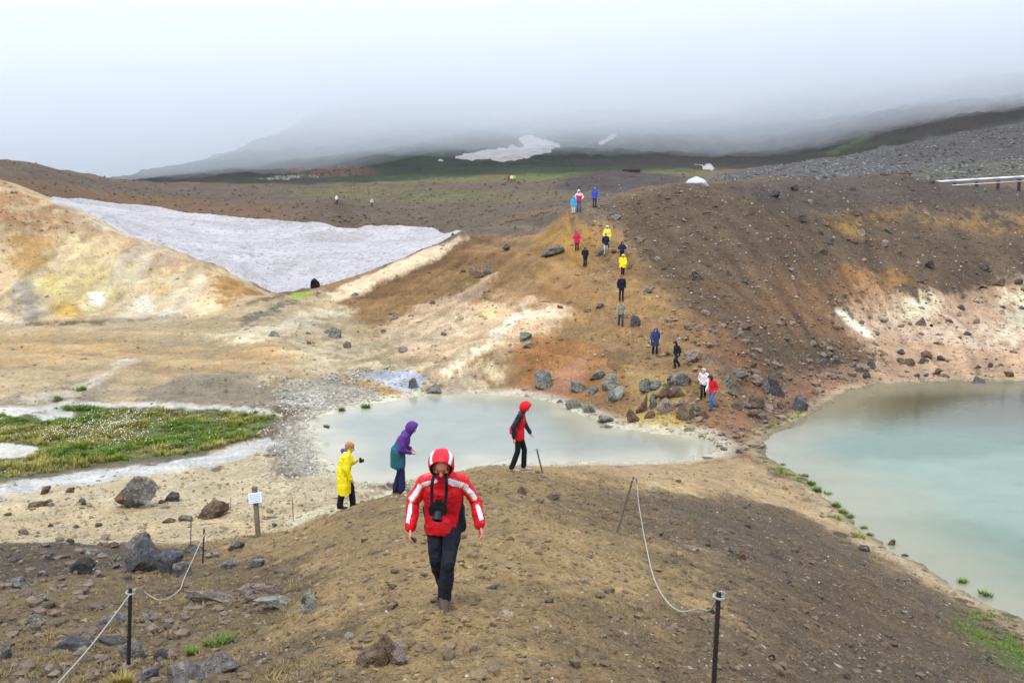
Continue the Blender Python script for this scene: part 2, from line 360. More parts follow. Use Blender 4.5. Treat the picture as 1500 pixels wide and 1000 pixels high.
paint((142, 96, 64), '780 410;860 400;880 440;800 440', 1.5, 2, .5, mottle=.4)
paint((220, 198, 164), '452 438;520 410;600 376;672 344;678 350;610 392;560 412;490 446', .9, .8, .9, (.1, .1))
paint((196, 170, 138), '520 500;600 455;680 424;720 400;730 410;700 440;790 440;860 455;800 470;770 500;700 520;640 570;560 560;500 545', 1.6, 1.8, .85, (.25, .2))
paint((214, 192, 160), '540 500;620 465;700 450;700 480;600 520;540 530', 1, 1.8, .55, mottle=.4)
paint((224, 214, 184), '740 462;770 448;800 452;820 462;780 466;750 484;720 510;640 560;640 545;700 500', .7, .9, .75, mottle=.25)
paint((220, 204, 170), '650 545;740 520;740 560;690 576;640 572', .8, 1, .6, mottle=.35)
paint((206, 198, 120), '700 450;728 452;724 466;704 462', .6, .8, .7)
paint((160, 112, 68), '780 496;880 502;900 540;840 590;760 560;760 520', .9, 1, .85, (.25, .1))
paint((172, 130, 104), '820 545;860 515;875 520;840 570;800 585;740 572', .7, .8, .75)
paint((104, 82, 62), '885 515;925 520;925 550;890 545', .8, .8, .55)
paint((154, 114, 76), '860 560;920 540;940 600;900 620;860 590', .9, 1.4, .55, (.3, .1))
paint((146, 104, 70), '1000 440;1060 470;1130 540;1120 590;1060 540;1020 500', 1.5, 1.5, .75, (.55, .3), mottle=.3)
paint((184, 154, 96), '920 535;985 550;1000 610;1010 640;930 628;920 590', .8, 1, .6)
paint((198, 172, 100), '925 608;1000 612;1030 632;940 632', .6, .8, .7)
paint((150, 112, 82), '1010 600;1100 590;1120 640;1060 690;1040 650', 1, 1, .8, (.5, .2))
# gully, flats and left hill
paint((176, 156, 122), '-400 475;0 472;150 472;300 462;400 440;450 425;500 440;560 480;640 560;560 600;480 600;430 560;380 600;0 620;-400 640', 1.5, 1.5, 1, (.12, .1))
paint((206, 190, 158), '420 500;500 478;640 560;600 580;520 565;460 545;380 520', 1.5, 2, .7, (.2, .2), mottle=.4)
paint((208, 196, 168), '300 490;400 470;470 442;520 455;440 490;340 510', 1.2, 1.5, .7, mottle=.35)
paint((184, 150, 106), '180 520;300 505;420 505;470 530;340 545;220 560', 1.5, 2.2, .75, mottle=.35)
paint((180, 140, 84), '-300 490;100 485;220 500;180 530;-300 560', 2, 3, .5, mottle=.4)
paint((146, 134, 112), '180 572;260 552;340 546;395 560;408 590;380 598;240 592', .9, .8, .95, (.3, .25))
paint((150, 138, 116), '-300 600;-300 560;60 575;120 555;180 570;140 590;40 605', 1.2, 1.2, .8, (.3, .2))
paint((206, 202, 190), '-100 604;90 590;200 590;330 596;415 606;416 612;330 602;180 600;60 612;-100 618', .5, .5, .9, (.05, .1))
paint((198, 186, 166), '20 585;100 570;150 545;180 526;190 530;150 560;110 580;40 592', .4, .6, .75)
paint((166, 158, 142), '410 560;520 545;580 575;540 600;500 610;470 640;490 700;400 700;380 660;420 600', .9, 1.2, .95, (.55, .8))
paint((206, 202, 190), '416 580;470 572;480 590;420 598', .8, 1.2, .6, mottle=.35)
paint((206, 200, 186), '385 700;470 690;490 720;400 740', .8, 1.2, .6, mottle=.35)
paint((190, 138, 60), '560 566;600 574;596 586;575 580;548 572', .35, .3, .85, (.1, .1))
paint((184, 146, 92), '500 548;560 562;600 580;560 576;500 560', .4, .4, .6)
paint((104, 98, 88), '342 470;372 455;430 438;436 444;400 462;352 480', .6, .8, .85, (.9, .5), mottle=.3)
paint((150, 170, 70), '424 430;456 426;450 434;426 438', .5, .4, .9)
LHP = '-300 480;-300 180;0 264;75 290;200 343;300 385;410 432;350 456;200 468;0 474'
paint((186, 164, 128), LHP, 1.5, .8, 1, (.15, .1))
paint((152, 112, 78), '0 262;80 298;120 330;40 350;-40 330;-100 260', 2, 2.5, .8, mottle=.35)
paint((168, 138, 110), '110 320;220 355;300 390;260 400;160 370', 1.5, 2, .6)
paint((166, 128, 70), '20 350;65 350;70 400;40 410', 1, 1.5, .7)
paint((198, 182, 122), '85 400;150 385;165 430;150 460;80 460;55 420', 1, 2.0, .65, mottle=.25)
paint((188, 146, 66), '75 440;110 445;120 462;85 465', .8, 1, .75)
paint((196, 178, 104), '45 405;75 405;75 425;50 425', .8, 1, .6)
paint((216, 218, 206), '132 428;148 430;146 444;134 442', .6, .6, .8)
paint((134, 128, 116), '22 420;55 420;62 470;30 474', 1, 1.2, .8)
paint((210, 200, 180), '185 440;215 425;240 440;270 455;300 460;200 466', 1, 1.3, .75, mottle=.3)
paint((192, 156, 96), '218 420;250 425;252 455;220 452', .8, 1, .65)
paint((214, 186, 150), '255 430;300 425;325 448;270 452', 1, 1, .7)
paint((162, 122, 70), '300 395;345 410;400 432;330 448;310 420', 1, 1.2, .9, (.1, .05))
paint((206, 190, 140), '100 345;150 350;150 385;100 380', 1.2, 2, .5, mottle=.4)
paint((206, 190, 160), '-200 462;0 460;60 472;0 476;-200 480', .6, .8, .7)
# beach
paint((188, 172, 140), '-400 800;-400 700;0 690;200 665;380 640;420 700;480 690;560 720;500 790;430 800;200 800', .6, .5, 1, (.3, .15))
paint((196, 172, 132), '-300 780;0 735;240 735;440 740;430 790;0 790', .6, 1.2, .6, (.55, .2), mottle=.4)
paint((194, 193, 188), '-300 728;0 708;100 694;250 676;330 658;392 640;408 650;340 674;230 694;100 712;0 730;-300 760', .5, .6, .9, (.05, .1))
paint((214, 204, 172), '430 758;500 735;600 712;680 682;720 690;620 735;480 770', .35, .4, .85, (.2, .1), dmin=21)
paint((112, 104, 88), '-300 730;0 708;100 692;250 675;330 658;384 640;404 622;402 612;330 602;150 598;80 600;0 612;-300 620', .4, .5, .9, (.1, .1))
paint((96, 110, 52), '-300 725;0 704;100 688;250 670;330 653;380 636;398 620;390 608;330 602;150 598;80 600;0 612;-300 620', .4, .6, .8, (.1, .1), mottle=.3)
paint((196, 192, 182), '-200 652;0 648;40 652;62 658;44 668;0 672;-200 676', .2, .2, 1, (.05, .1))
paint((186, 182, 172), '40 606;80 600;112 604;104 614;60 616', .2, .2, 1, (.05, .1))
# near ridge
FGP = '-900 1500;-900 800;-300 790;0 795;200 795;300 792;400 780;440 768;520 742;600 706;700 680;760 676;860 680;940 688;1000 700;1200 780;1320 830;1480 905;1800 1010;2500 1500'
FG = FGP
paint((158, 133, 95), FG, .4, .25, 1, (.45, .3), rmax=42)
paint((180, 154, 118), '860 676;1060 668;1110 680;1180 720;1260 780;1330 830;1250 800;1150 745;1050 725;940 705', .5, .7, .9, (.3, .15), rmin=24)
paint((206, 180, 130), '940 705;1000 712;1050 735;1010 730;950 720', .4, .5, .7, mottle=.3, rmin=22)
paint((150, 108, 80), '900 677;1060 668;1060 676;930 682', .3, .3, .6, rmin=30)
paint((118, 101, 78), '900 716;1050 732;1180 756;1330 832;1480 912;1800 1020;1800 1500;1040 1500;1020 1000;980 850;900 770', 3.5, 1.6, .85, (.8, .6))
paint((98, 87, 74), '960 730;1050 738;1180 766;1330 842;1480 916;1800 1020;1800 1500;1140 1500;1120 1000;1080 850;1000 770', 3.0, 2.0, .8, (.85, .7), mottle=.2)
paint((106, 86, 62), '1150 800;1300 850;1450 940;1300 960;1100 900', .8, 1.2, .6, (.6, .4), mottle=.4)
paint((124, 118, 62), '940 800;1010 830;1040 900;970 890', .4, .7, .5, mottle=.4)
paint((124, 100, 66), '880 800;960 900;1000 1100;850 1100;860 900', .6, 1, .5, mottle=.3)
paint((96, 122, 44), '1400 905;1470 935;1520 965;1560 1010;1480 990;1410 930', .5, .6, .8, mottle=.3, rmin=14)
paint((140, 152, 66), '1120 655;1160 615;1235 588;1250 594;1190 618;1150 640', .3, .4, .8, mottle=.25)
paint((116, 100, 76), '-900 1500;-900 800;0 795;200 795;330 800;440 860;480 1000;520 1500', .6, .8, .8, (.75, .6), rmax=42)
paint((96, 86, 76), '-600 840;-300 795;0 795;200 795;300 810;200 840;0 850', .5, 1, .8, (.9, .5), rmax=42)
paint((142, 118, 62), '0 880;100 870;200 880;280 860;300 890;200 910;100 905;0 900', .4, .6, .6, mottle=.45, rmax=42)
paint((116, 96, 66), '440 740;700 690;900 700;900 760;700 740;560 780', .6, 1, .45, (.5, .2), mottle=.45, rmax=42)
paint((160, 136, 98), '600 860;900 800;1000 1000;500 1000', .5, .9, .4, mottle=.5, rmax=42)

# wet rims along the shores, with mineral crust above
for poly, cA, cB in ((POOL, (196, 188, 160), (214, 208, 188)), (LAKE, (128, 112, 84), (190, 172, 140))):
    m = np.nonzero(in_box(poly, 4, VX, VY))[0]; d = sdf(poly, VX[m], VY[m]) + _n1[m] * .3
    w = sstep(1.3, .5, d) * .6; COL[m] += (alb(cB) - COL[m]) * w[:, None]
    w = sstep(.4, .05, d) * .8; COL[m] += (alb(cA) - COL[m]) * w[:, None]; MIXA[m, 2] = np.maximum(MIXA[m, 2], w)
MUD = to_world('530 546;560 542;600 544;622 552;618 562;606 572;585 572;560 560;540 552')
m = np.nonzero(in_box(MUD, 3, VX, VY))[0]; d = sdf(MUD, VX[m], VY[m]) + _n2[m] * .2
w = sstep(.3, -.1, d); COL[m] += (alb((178, 182, 188)) - COL[m]) * w[:, None]; MIXA[m, 2] = np.maximum(MIXA[m, 2], w)
# streaks of washed-down mineral on the crater wall and the hill
wl_ = (wall.ravel() * .4 * STK); COL *= (1 + np.clip(wl_, -.3, .35))[:, None]
hs = sstep(-16, -6, VX) * sstep(6, 0, VX) * sstep(52, 60, VY) * sstep(100, 90, VY)
s2 = fbm((VX * .55 - VY * .42) * 1.1, (VX * .42 + VY * .55) * .12, 4, 71); COL *= (1 + hs * s2 * .45)[:, None]
lhm = sstep(-18, -30, VX) * sstep(78, 86, VY) * sstep(122, 110, VY); s3_ = fbm(VX * .55 + 3 + _n1 * .5, VY * .07, 5, 72, .6); COL *= (1 + lhm * s3_ * .55)[:, None]
w_ = (lhm * sstep(.12, .35, fbm(VX * .35, VY * .12, 4, 73)) * .34)[:, None]; COL += (alb((206, 200, 182)) - COL) * w_
COL *= (1 + _n2 * .13 + _n1 * .10 + _n3 * .08)[:, None]
lum_ = COL.mean(1, keepdims=True); COL = lum_ + (COL - lum_) * 1.08; COL *= (lum_ / .27) ** .19
COL = np.clip(COL, .01, .8)

# ------------------------------------------------------------------ materials
def nt_mat(name):
    m = bpy.data.materials.new(name); m.use_nodes = True; n = m.node_tree.nodes; l = m.node_tree.links
    return m, n, l, n['Principled BSDF']
def add(n, t, **k):
    x = n.new(t)
    for a, b in k.items(): setattr(x, a, b)
    return x
def noise_node(n, l, vec, scale, detail=4, rough=.55, dist=0):
    x = n.new('ShaderNodeTexNoise'); x.inputs['Scale'].default_value = scale; x.inputs['Detail'].default_value = detail
    x.inputs['Roughness'].default_value = rough; x.inputs['Distortion'].default_value = dist; l.new(vec, x.inputs['Vector']); return x.outputs['Fac']
def maprange(n, l, v, a, b, c, d):
    x = n.new('ShaderNodeMapRange'); l.new(v, x.inputs[0])
    for i, q in enumerate((a, b, c, d)): x.inputs[i + 1].default_value = q
    return x.outputs[0]
def mixc(n, l, f, a, b, blend='MIX'):
    x = n.new('ShaderNodeMix'); x.data_type = 'RGBA'; x.blend_type = blend
    for s, v in ((0, f), (6, a), (7, b)):
        if hasattr(v, 'is_output') or isinstance(v, bpy.types.NodeSocket): l.new(v, x.inputs[s])
        elif s == 0: x.inputs[0].default_value = v
        else: x.inputs[s].default_value = (*v[:3], 1)
    return x.outputs[2]
def mth(n, l, op, a, b=None, c=None):
    x = n.new('ShaderNodeMath'); x.operation = op
    for i, v in enumerate((a, b, c)):
        if v is None: continue
        if isinstance(v, bpy.types.NodeSocket): l.new(v, x.inputs[i])
        else: x.inputs[i].default_value = v
    return x.outputs[0]

def plain(name, c, rough=.8, bump=0, bscale=60, var=.0, vscale=8, metal=0, spec=.3, linear=False):
    m, n, l, b = nt_mat(name); c3 = tuple(c) if linear else tuple(srgb(*c))
    b.inputs['Base Color'].default_value = (*c3, 1); b.inputs['Roughness'].default_value = rough
    b.inputs['Metallic'].default_value = metal; b.inputs['Specular IOR Level'].default_value = spec
    t = n.new('ShaderNodeTexCoord')
    if var:
        f = noise_node(n, l, t.outputs['Object'], vscale, 4)
        k = maprange(n, l, f, .25, .75, 1 - var, 1 + var)
        cmb = n.new('ShaderNodeCombineColor'); [l.new(k, cmb.inputs[i]) for i in range(3)]
        l.new(mixc(n, l, 1.0, c3, cmb.outputs[0], 'MULTIPLY'), b.inputs['Base Color'])
    if bump:
        f2 = noise_node(n, l, t.outputs['Object'], bscale, 3)
        bn = n.new('ShaderNodeBump'); bn.inputs['Strength'].default_value = bump; bn.inputs['Distance'].default_value = .02
        l.new(f2, bn.inputs['Height']); l.new(bn.outputs[0], b.inputs['Normal'])
    return m

gm, n, l, b = nt_mat('ground_earth')
at = n.new('ShaderNodeVertexColor'); at.layer_name = 'Col'
am = n.new('ShaderNodeVertexColor'); am.layer_name = 'Mix'
spc = n.new('ShaderNodeSeparateColor'); l.new(am.outputs['Color'], spc.inputs[0])
t = n.new('ShaderNodeTexCoord'); P = t.outputs['Object']
# scale of the detail grows with distance from the middle of the path so that it stays earth, not pixels
nA = noise_node(n, l, P, .9, 6, .6, .3); nB = noise_node(n, l, P, 5.5, 5, .65); nC = noise_node(n, l, P, 26, 4, .7); nD = noise_node(n, l, P, .18, 5, .6)
k1 = maprange(n, l, nA, .3, .7, .80, 1.22); k2 = maprange(n, l, nB, .3, .7, .76, 1.26); k3 = maprange(n, l, nC, .3, .7, .68, 1.32); k4 = maprange(n, l, nD, .3, .7, .88, 1.12)
kk = mth(n, l, 'MULTIPLY', mth(n, l, 'MULTIPLY', k1, k2), mth(n, l, 'MULTIPLY', k3, k4))
cmb = n.new('ShaderNodeCombineColor'); [l.new(kk, cmb.inputs[i]) for i in range(3)]
base = mixc(n, l, 1.0, at.outputs['Color'], cmb.outputs[0], 'MULTIPLY')
# warm and cool mineral grains
hue = noise_node(n, l, P, 2.3, 5, .6, .6)
base = mixc(n, l, maprange(n, l, hue, .5, .72, 0, .38), base, mixc(n, l, 1.0, base, (1.15, .94, .78), 'MULTIPLY'))
base = mixc(n, l, maprange(n, l, hue, .46, .28, 0, .35), base, mixc(n, l, 1.0, base, (.80, .88, 1.0), 'MULTIPLY'))
def stones(scale, lo, hi, thr_in, colr, amt):
    global base
    v = n.new('ShaderNodeTexVoronoi'); v.inputs['Scale'].default_value = scale; v.inputs['Randomness'].default_value = 1
    dn = n.new('ShaderNodeTexNoise'); dn.inputs['Scale'].default_value = scale * .8; dn.inputs['Detail'].default_value = 2; l.new(P, dn.inputs['Vector'])
    va = n.new('ShaderNodeVectorMath'); va.operation = 'MULTIPLY_ADD'; l.new(dn.outputs['Color'], va.inputs[0]); va.inputs[1].default_value = (.5 / scale,) * 3; l.new(P, va.inputs[2])
    l.new(va.outputs[0], v.inputs['Vector'])
    sep_ = n.new('ShaderNodeSeparateColor'); l.new(v.outputs['Color'], sep_.inputs[0])
    pick = mth(n, l, 'LESS_THAN', sep_.outputs[0], mth(n, l, 'MULTIPLY', thr_in, amt))
    m_ = maprange(n, l, v.outputs['Distance'], hi, lo, 0, 1); m_ = mth(n, l, 'MULTIPLY', m_, pick)
    c_ = mixc(n, l, sep_.outputs[1], colr[0], colr[1]); base = mixc(n, l, mth(n, l, 'MULTIPLY', m_, .85), base, c_)
    return m_
dk = (tuple(alb((70, 62, 58))), tuple(alb((104, 88, 78)))); lt = (tuple(alb((196, 186, 170))), tuple(alb((150, 140, 128))))
s1 = stones(1.1, .22, .34, spc.outputs[0], dk, .16); s2_ = stones(3.2, .22, .34, spc.outputs[0], dk, .3); s3 = stones(9.0, .22, .36, spc.outputs[0], dk, .42)
s4 = stones(4.1, .18, .28, spc.outputs[1], lt, .22); s5 = stones(12.0, .2, .34, spc.outputs[1], lt, .32)
l.new(base, b.inputs['Base Color'])
rg = mth(n, l, 'SUBTRACT', .95, mth(n, l, 'MULTIPLY', spc.outputs[2], .6)); l.new(rg, b.inputs['Roughness']); b.inputs['Specular IOR Level'].default_value = .25
hs_ = mth(n, l, 'ADD', mth(n, l, 'MULTIPLY', nB, .10), mth(n, l, 'MULTIPLY', nC, .035))
hs_ = mth(n, l, 'ADD', hs_, mth(n, l, 'MULTIPLY', nA, .35))
hs_ = mth(n, l, 'ADD', hs_, mth(n, l, 'ADD', mth(n, l, 'MULTIPLY', s2_, .05), mth(n, l, 'MULTIPLY', s3, .025)))
hs_ = mth(n, l, 'ADD', hs_, mth(n, l, 'ADD', mth(n, l, 'MULTIPLY', s1, .12), mth(n, l, 'MULTIPLY', s5, .02)))
bn = n.new('ShaderNodeBump'); bn.inputs['Strength'].default_value = 1.0; bn.inputs['Distance'].default_value = 1.3
l.new(hs_, bn.inputs['Height']); l.new(bn.outputs[0], b.inputs['Normal'])

# ------------------------------------------------------------------ ground mesh
nt, nr = X.shape
idx = np.arange(nt * nr).reshape(nt, nr)
q = np.stack([idx[:-1, :-1], idx[1:, :-1], idx[1:, 1:], idx[:-1, 1:]], -1).reshape(-1, 4)[:, ::-1]
ground = np_mesh('ground', np.stack([VX, VY, VZ], 1), q, gm)
color_attr(ground, 'Col', COL); color_attr(ground, 'Mix', MIXA); tag(ground, kind='structure')

# ------------------------------------------------------------------ water
def water_sheet(name, poly, grow, step, colf, rough, bump, wscale):
    lo = poly.min(0) - grow; hi = poly.max(0) + grow
    gx = np.arange(lo[0], hi[0] + step, step); gy = np.arange(lo[1], hi[1] + step, step)
    XX, YY = np.meshgrid(gx, gy, indexing='ij'); D = sdf(poly, XX, YY); ok = D < grow
    ii = np.arange(XX.size).reshape(XX.shape)
    f = ok[:-1, :-1] & ok[1:, :-1] & ok[1:, 1:] & ok[:-1, 1:]
    q = np.stack([ii[:-1, :-1][f], ii[1:, :-1][f], ii[1:, 1:][f], ii[:-1, 1:][f]], -1)
    used = np.unique(q); rm = np.zeros(XX.size, int); rm[used] = np.arange(len(used))
    V = np.stack([XX.ravel()[used], YY.ravel()[used], np.zeros(len(used))], 1)
    m, n, l, b = nt_mat(name); at = n.new('ShaderNodeVertexColor'); at.layer_name = 'Col'
    t = n.new('ShaderNodeTexCoord')
    f1 = noise_node(n, l, t.outputs['Object'], .5, 5, .6, .5)
    kk = maprange(n, l, f1, .3, .7, .93, 1.07); cmb = n.new('ShaderNodeCombineColor'); [l.new(kk, cmb.inputs[i]) for i in range(3)]
    l.new(mixc(n, l, 1.0, at.outputs['Color'], cmb.outputs[0], 'MULTIPLY'), b.inputs['Base Color'])
    b.inputs['Roughness'].default_value = rough; b.inputs['IOR'].default_value = 1.33
    mp = n.new('ShaderNodeMapping'); mp.inputs['Scale'].default_value = (1, 1.7, 1); l.new(t.outputs['Object'], mp.inputs['Vector'])
    f2 = noise_node(n, l, mp.outputs[0], wscale, 4, .6, .4)
    bn = n.new('ShaderNodeBump'); bn.inputs['Strength'].default_value = bump; bn.inputs['Distance'].default_value = .05
    l.new(f2, bn.inputs['Height']); l.new(bn.outputs[0], b.inputs['Normal'])
    o = np_mesh(name, V, rm[q], m); color_attr(o, 'Col', colf(V[:, 0], V[:, 1], D.ravel()[used])); tag(o, kind='structure'); return o
def pool_col(x, y, d):
    c = np.zeros((len(x), 3)) + alb((146, 150, 136)) * .92
    w = sstep(-3.0, 0, d + fbm(x * .5, y * .5, 3, 81) * 1.2); c += (alb((180, 172, 146)) - c) * (w * .8)[:, None]
    return c
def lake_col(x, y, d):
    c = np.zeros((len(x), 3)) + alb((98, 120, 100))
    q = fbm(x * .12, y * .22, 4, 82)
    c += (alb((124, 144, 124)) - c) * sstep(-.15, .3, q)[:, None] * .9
    w = sstep(44, 54, y + q * 5) ; c += (alb((84, 78, 50)) - c) * (w * .95)[:, None]  # brown reflection of the crater wall painted into the far water's colour
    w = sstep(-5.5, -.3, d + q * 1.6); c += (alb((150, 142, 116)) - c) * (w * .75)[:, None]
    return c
water_sheet('hot_pool_water', POOL, 1.0, .35, pool_col, .10, .12, 4)
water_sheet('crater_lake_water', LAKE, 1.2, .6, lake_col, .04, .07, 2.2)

# ------------------------------------------------------------------ snow
sm_, n, l, b = nt_mat('old_snow')
t = n.new('ShaderNodeTexCoord'); P = t.outputs['Object']
mpp = n.new('ShaderNodeMapping'); mpp.inputs['Scale'].default_value = (1.0, .6, .8); l.new(P, mpp.inputs['Vector']); Q_ = mpp.outputs[0]
fA = noise_node(n, l, P, .07, 6, .62, 1.2); fB = noise_node(n, l, Q_, 1.5, 5, .72, .4); fC = noise_node(n, l, Q_, 4.2, 4, .7); fD = noise_node(n, l, P, .35, 5, .65, 2.0)
c_ = mixc(n, l, maprange(n, l, fA, .35, .68, 0, .75), tuple(srgb(180, 175, 174)), tuple(srgb(136, 128, 124)))
c_ = mixc(n, l, maprange(n, l, fB, .5, .64, 0, .75), c_, tuple(srgb(112, 104, 102)))
c_ = mixc(n, l, maprange(n, l, fC, .52, .66, 0, .6), c_, tuple(srgb(96, 90, 90)))
c_ = mixc(n, l, maprange(n, l, fD, .60, .70, 0, .55), c_, tuple(srgb(126, 112, 100)))
l.new(c_, b.inputs['Base Color']); b.inputs['Roughness'].default_value = .8
bn = n.new('ShaderNodeBump'); bn.inputs['Strength'].default_value = .7; bn.inputs['Distance'].default_value = .5
l.new(mth(n, l, 'ADD', mth(n, l, 'MULTIPLY', fB, -.7), mth(n, l, 'MULTIPLY', fC, -.25)), bn.inputs['Height']); l.new(bn.outputs[0], b.inputs['Normal'])
def snowfield(name, s, thick, fe, dmin, wob, label, group=None):
    Pn = to_world(s, dmin) if isinstance(s, str) else s; m = in_box(Pn, fe * 2, X, Y) & (RR > dmin)
    D = np.full(X.shape, 9.0 * fe)
    D[m] = sdf(Pn, X[m], Y[m]) + wob * fbm(X[m] * .4, Y[m] * .4, 4, 91) + wob * .6 * fbm(X[m] * 1.7, Y[m] * 1.7, 3, 92)
    h = -thick * .6 + (thick * 1.6) * sstep(fe, -fe, D)
    ok = D < fe * 1.6
    f = ok[:-1, :-1] | ok[1:, :-1] | ok[1:, 1:] | ok[:-1, 1:]
    q = np.stack([idx[:-1, :-1][f], idx[1:, :-1][f], idx[1:, 1:][f], idx[:-1, 1:][f]], -1)[:, ::-1]
    if len(q) == 0: print('NO SNOW', name); return
    used = np.unique(q); rm = np.zeros(X.size, int); rm[used] = np.arange(len(used))
    zz = (Z + h + .12 * thick * fbm(X * .3, Y * .3, 3, 93) * sstep(fe, -fe, D)).ravel()[used]
    o = np_mesh(name, np.stack([VX[used], VY[used], zz], 1), rm[q], sm_)
    tag(o, label, None, None, 'structure'); return o
tp = [G(a_, b_, 125) for a_, b_ in ((75, 290.5), (130, 295.5), (220, 305), (300, 316), (360, 322), (420, 327), (480, 330), (540, 332), (600, 334), (640, 337), (678, 340))]
tp = [(p.x, p.y) for p in tp if p is not None]
bt = [((a_ - 750) / 1400 * d_ / ray(750, 300)[0] if False else ray(a_, 350)[0] * d_, d_) for a_, d_ in ((700, 122), (676, 108), (620, 105), (560, 103), (500, 101.5), (440, 100.5), (425, 98.5), (400, 99), (350, 102), (300, 105.5), (250, 108.5), (200, 111.5), (130, 116.5), (75, 118))]
snowfield('snowfield', np.array(tp + bt), .5, .7, 97, .18, 'large old snowfield')
snowfield('snow_patch', '668 231;700 224;740 219;768 214;760 203;772 201;800 204;822 214;800 224;770 231;738 237;715 233;690 234', 1.6, 4, 330, 3, 'snow')
snowfield('snow_patch', '640 233;648 232;650 235;643 236', 1.2, 3, 330, 1, 'snow')
snowfield('snow_patch', '1018 241;1030 244;1042 243;1043 250;1030 248', 1.0, 1.5, 250, 1, 'snow')
snowfield('snow_patch', '876 211;890 202;903 196;900 201;886 209', 1.6, 4, 330, 2, 'snow')

# ------------------------------------------------------------------ the low cloud that swallows the mountain
def cloud_bank():
    gx = np.linspace(-4200, 4200, 150); gy = 330 + 4200 * np.linspace(0, 1, 110) ** 1.7
    GX, GY = np.meshgrid(gx, gy, indexing='ij'); side = GX / np.maximum(GY, 1)
    zb = 44 - (GY - 350) * .062 + 2 * sstep(.12, .5, side) + 4 * sstep(-.1, .05, side) - 10 * sstep(-.18, -.34, side)
    zb += fbm(GX * .0075, GY * .0075, 5, 201, .62) * 34 + fbm(GX * .0016, GY * .002, 3, 202) * 10
    zb = np.maximum(zb, -3 + 0 * GX); zt = 190 + 40 * sstep(-.1, .5, side) + 25 * fbm(GX * .001, GY * .001, 3, 203)
    n1, n2 = GX.shape; ib = np.arange(n1 * n2).reshape(n1, n2); it = ib + n1 * n2
    V = np.concatenate([np.stack([GX, GY, zb], -1).reshape(-1, 3), np.stack([GX, GY, zt], -1).reshape(-1, 3)])
    def quads(i): return np.stack([i[:-1, :-1], i[1:, :-1], i[1:, 1:], i[:-1, 1:]], -1).reshape(-1, 4)
    Q = [quads(ib)[:, ::-1], quads(it)]
    for e, (b0, t0) in enumerate(((ib[:, 0], it[:, 0]), (ib[::-1, -1], it[::-1, -1]), (ib[::-1, 0 * 1].copy() if False else ib[0, ::-1], it[0, ::-1]), (ib[-1, :], it[-1, :]))):
        Q.append(np.stack([b0[:-1], b0[1:], t0[1:], t0[:-1]], -1))
    m = bpy.data.materials.new('cloud'); m.use_nodes = True; hn = m.node_tree.nodes; hn.clear()
    ho = hn.new('ShaderNodeOutputMaterial'); hv = hn.new('ShaderNodeVolumePrincipled')
    hv.inputs['Density'].default_value = CLOUD_DENSITY; hv.inputs['Color'].default_value = (.95, .97, 1, 1); hv.inputs['Anisotropy'].default_value = .0
    m.node_tree.links.new(hv.outputs[0], ho.inputs['Volume'])
    o = np_mesh('cloud_bank', V, np.concatenate(Q), m); tag(o, kind='stuff')
cloud_bank()
# ------------------------------------------------------------------ rocks
import bmesh
_ico = {}
def ico(sub):
    if sub not in _ico:
        bm = bmesh.new(); bmesh.ops.create_icosphere(bm, subdivisions=sub, radius=1)
        _ico[sub] = (np.array([v.co[:] for v in bm.verts]), np.array([[v.index for v in f.verts] for f in bm.faces])); bm.free()
    return _ico[sub]
def rock_verts(sub, seed, cuts=14, rough=.12, size=(1, 1, 1)):
    V, Fc = ico(sub); r = np.random.default_rng(seed); V = V.copy()
    for k in range(cuts):
        nrm = r.normal(size=3); nrm /= np.linalg.norm(nrm); h = r.uniform(.42, .80)
        V -= np.maximum(0, V @ nrm - h)[:, None] * nrm
    nn = vnoise3(V * 1.7 + seed, seed) * .5 + vnoise3(V * 4 + seed, seed + 1) * .3 + vnoise3(V * 9 + seed, seed + 2) * .14
    V *= (1 + rough * nn)[:, None]
    V /= np.abs(V).max(0)
    return V * np.array(size), Fc
def rock_mat(name, c1, c2, c3, dark=(60, 56, 54)):
    m, n, l, b = nt_mat(name); t = n.new('ShaderNodeTexCoord'); P = t.outputs['Object']
    gN = n.new('ShaderNodeNewGeometry'); P = gN.outputs['Position']
    a = noise_node(n, l, P, 2.2, 6, .62, .5); d = noise_node(n, l, P, 9, 5, .7); e = noise_node(n, l, P, 40, 3, .7)
    c = mixc(n, l, maprange(n, l, a, .42, .6, 0, 1), tuple(alb(c1)), tuple(alb(c2)))
    c = mixc(n, l, maprange(n, l, d, .54, .62, 0, .85), c, tuple(alb(c3)))
    c = mixc(n, l, maprange(n, l, d, .45, .36, 0, .85), c, tuple(alb(dark)))
    k = maprange(n, l, e, .3, .7, .78, 1.2); cmb = n.new('ShaderNodeCombineColor'); [l.new(k, cmb.inputs[i]) for i in range(3)]
    l.new(mixc(n, l, 1.0, c, cmb.outputs[0], 'MULTIPLY'), b.inputs['Base Color']); b.inputs['Roughness'].default_value = .85; b.inputs['Specular IOR Level'].default_value = .3
    h = mth(n, l, 'ADD', mth(n, l, 'MULTIPLY', d, .5), mth(n, l, 'MULTIPLY', e, .16)); h = mth(n, l, 'ADD', h, mth(n, l, 'MULTIPLY', a, .6))
    bn = n.new('ShaderNodeBump'); bn.inputs['Strength'].default_value = 1.0; bn.inputs['Distance'].default_value = .3; l.new(h, bn.inputs['Height']); l.new(bn.outputs[0], b.inputs['Normal'])
    return m
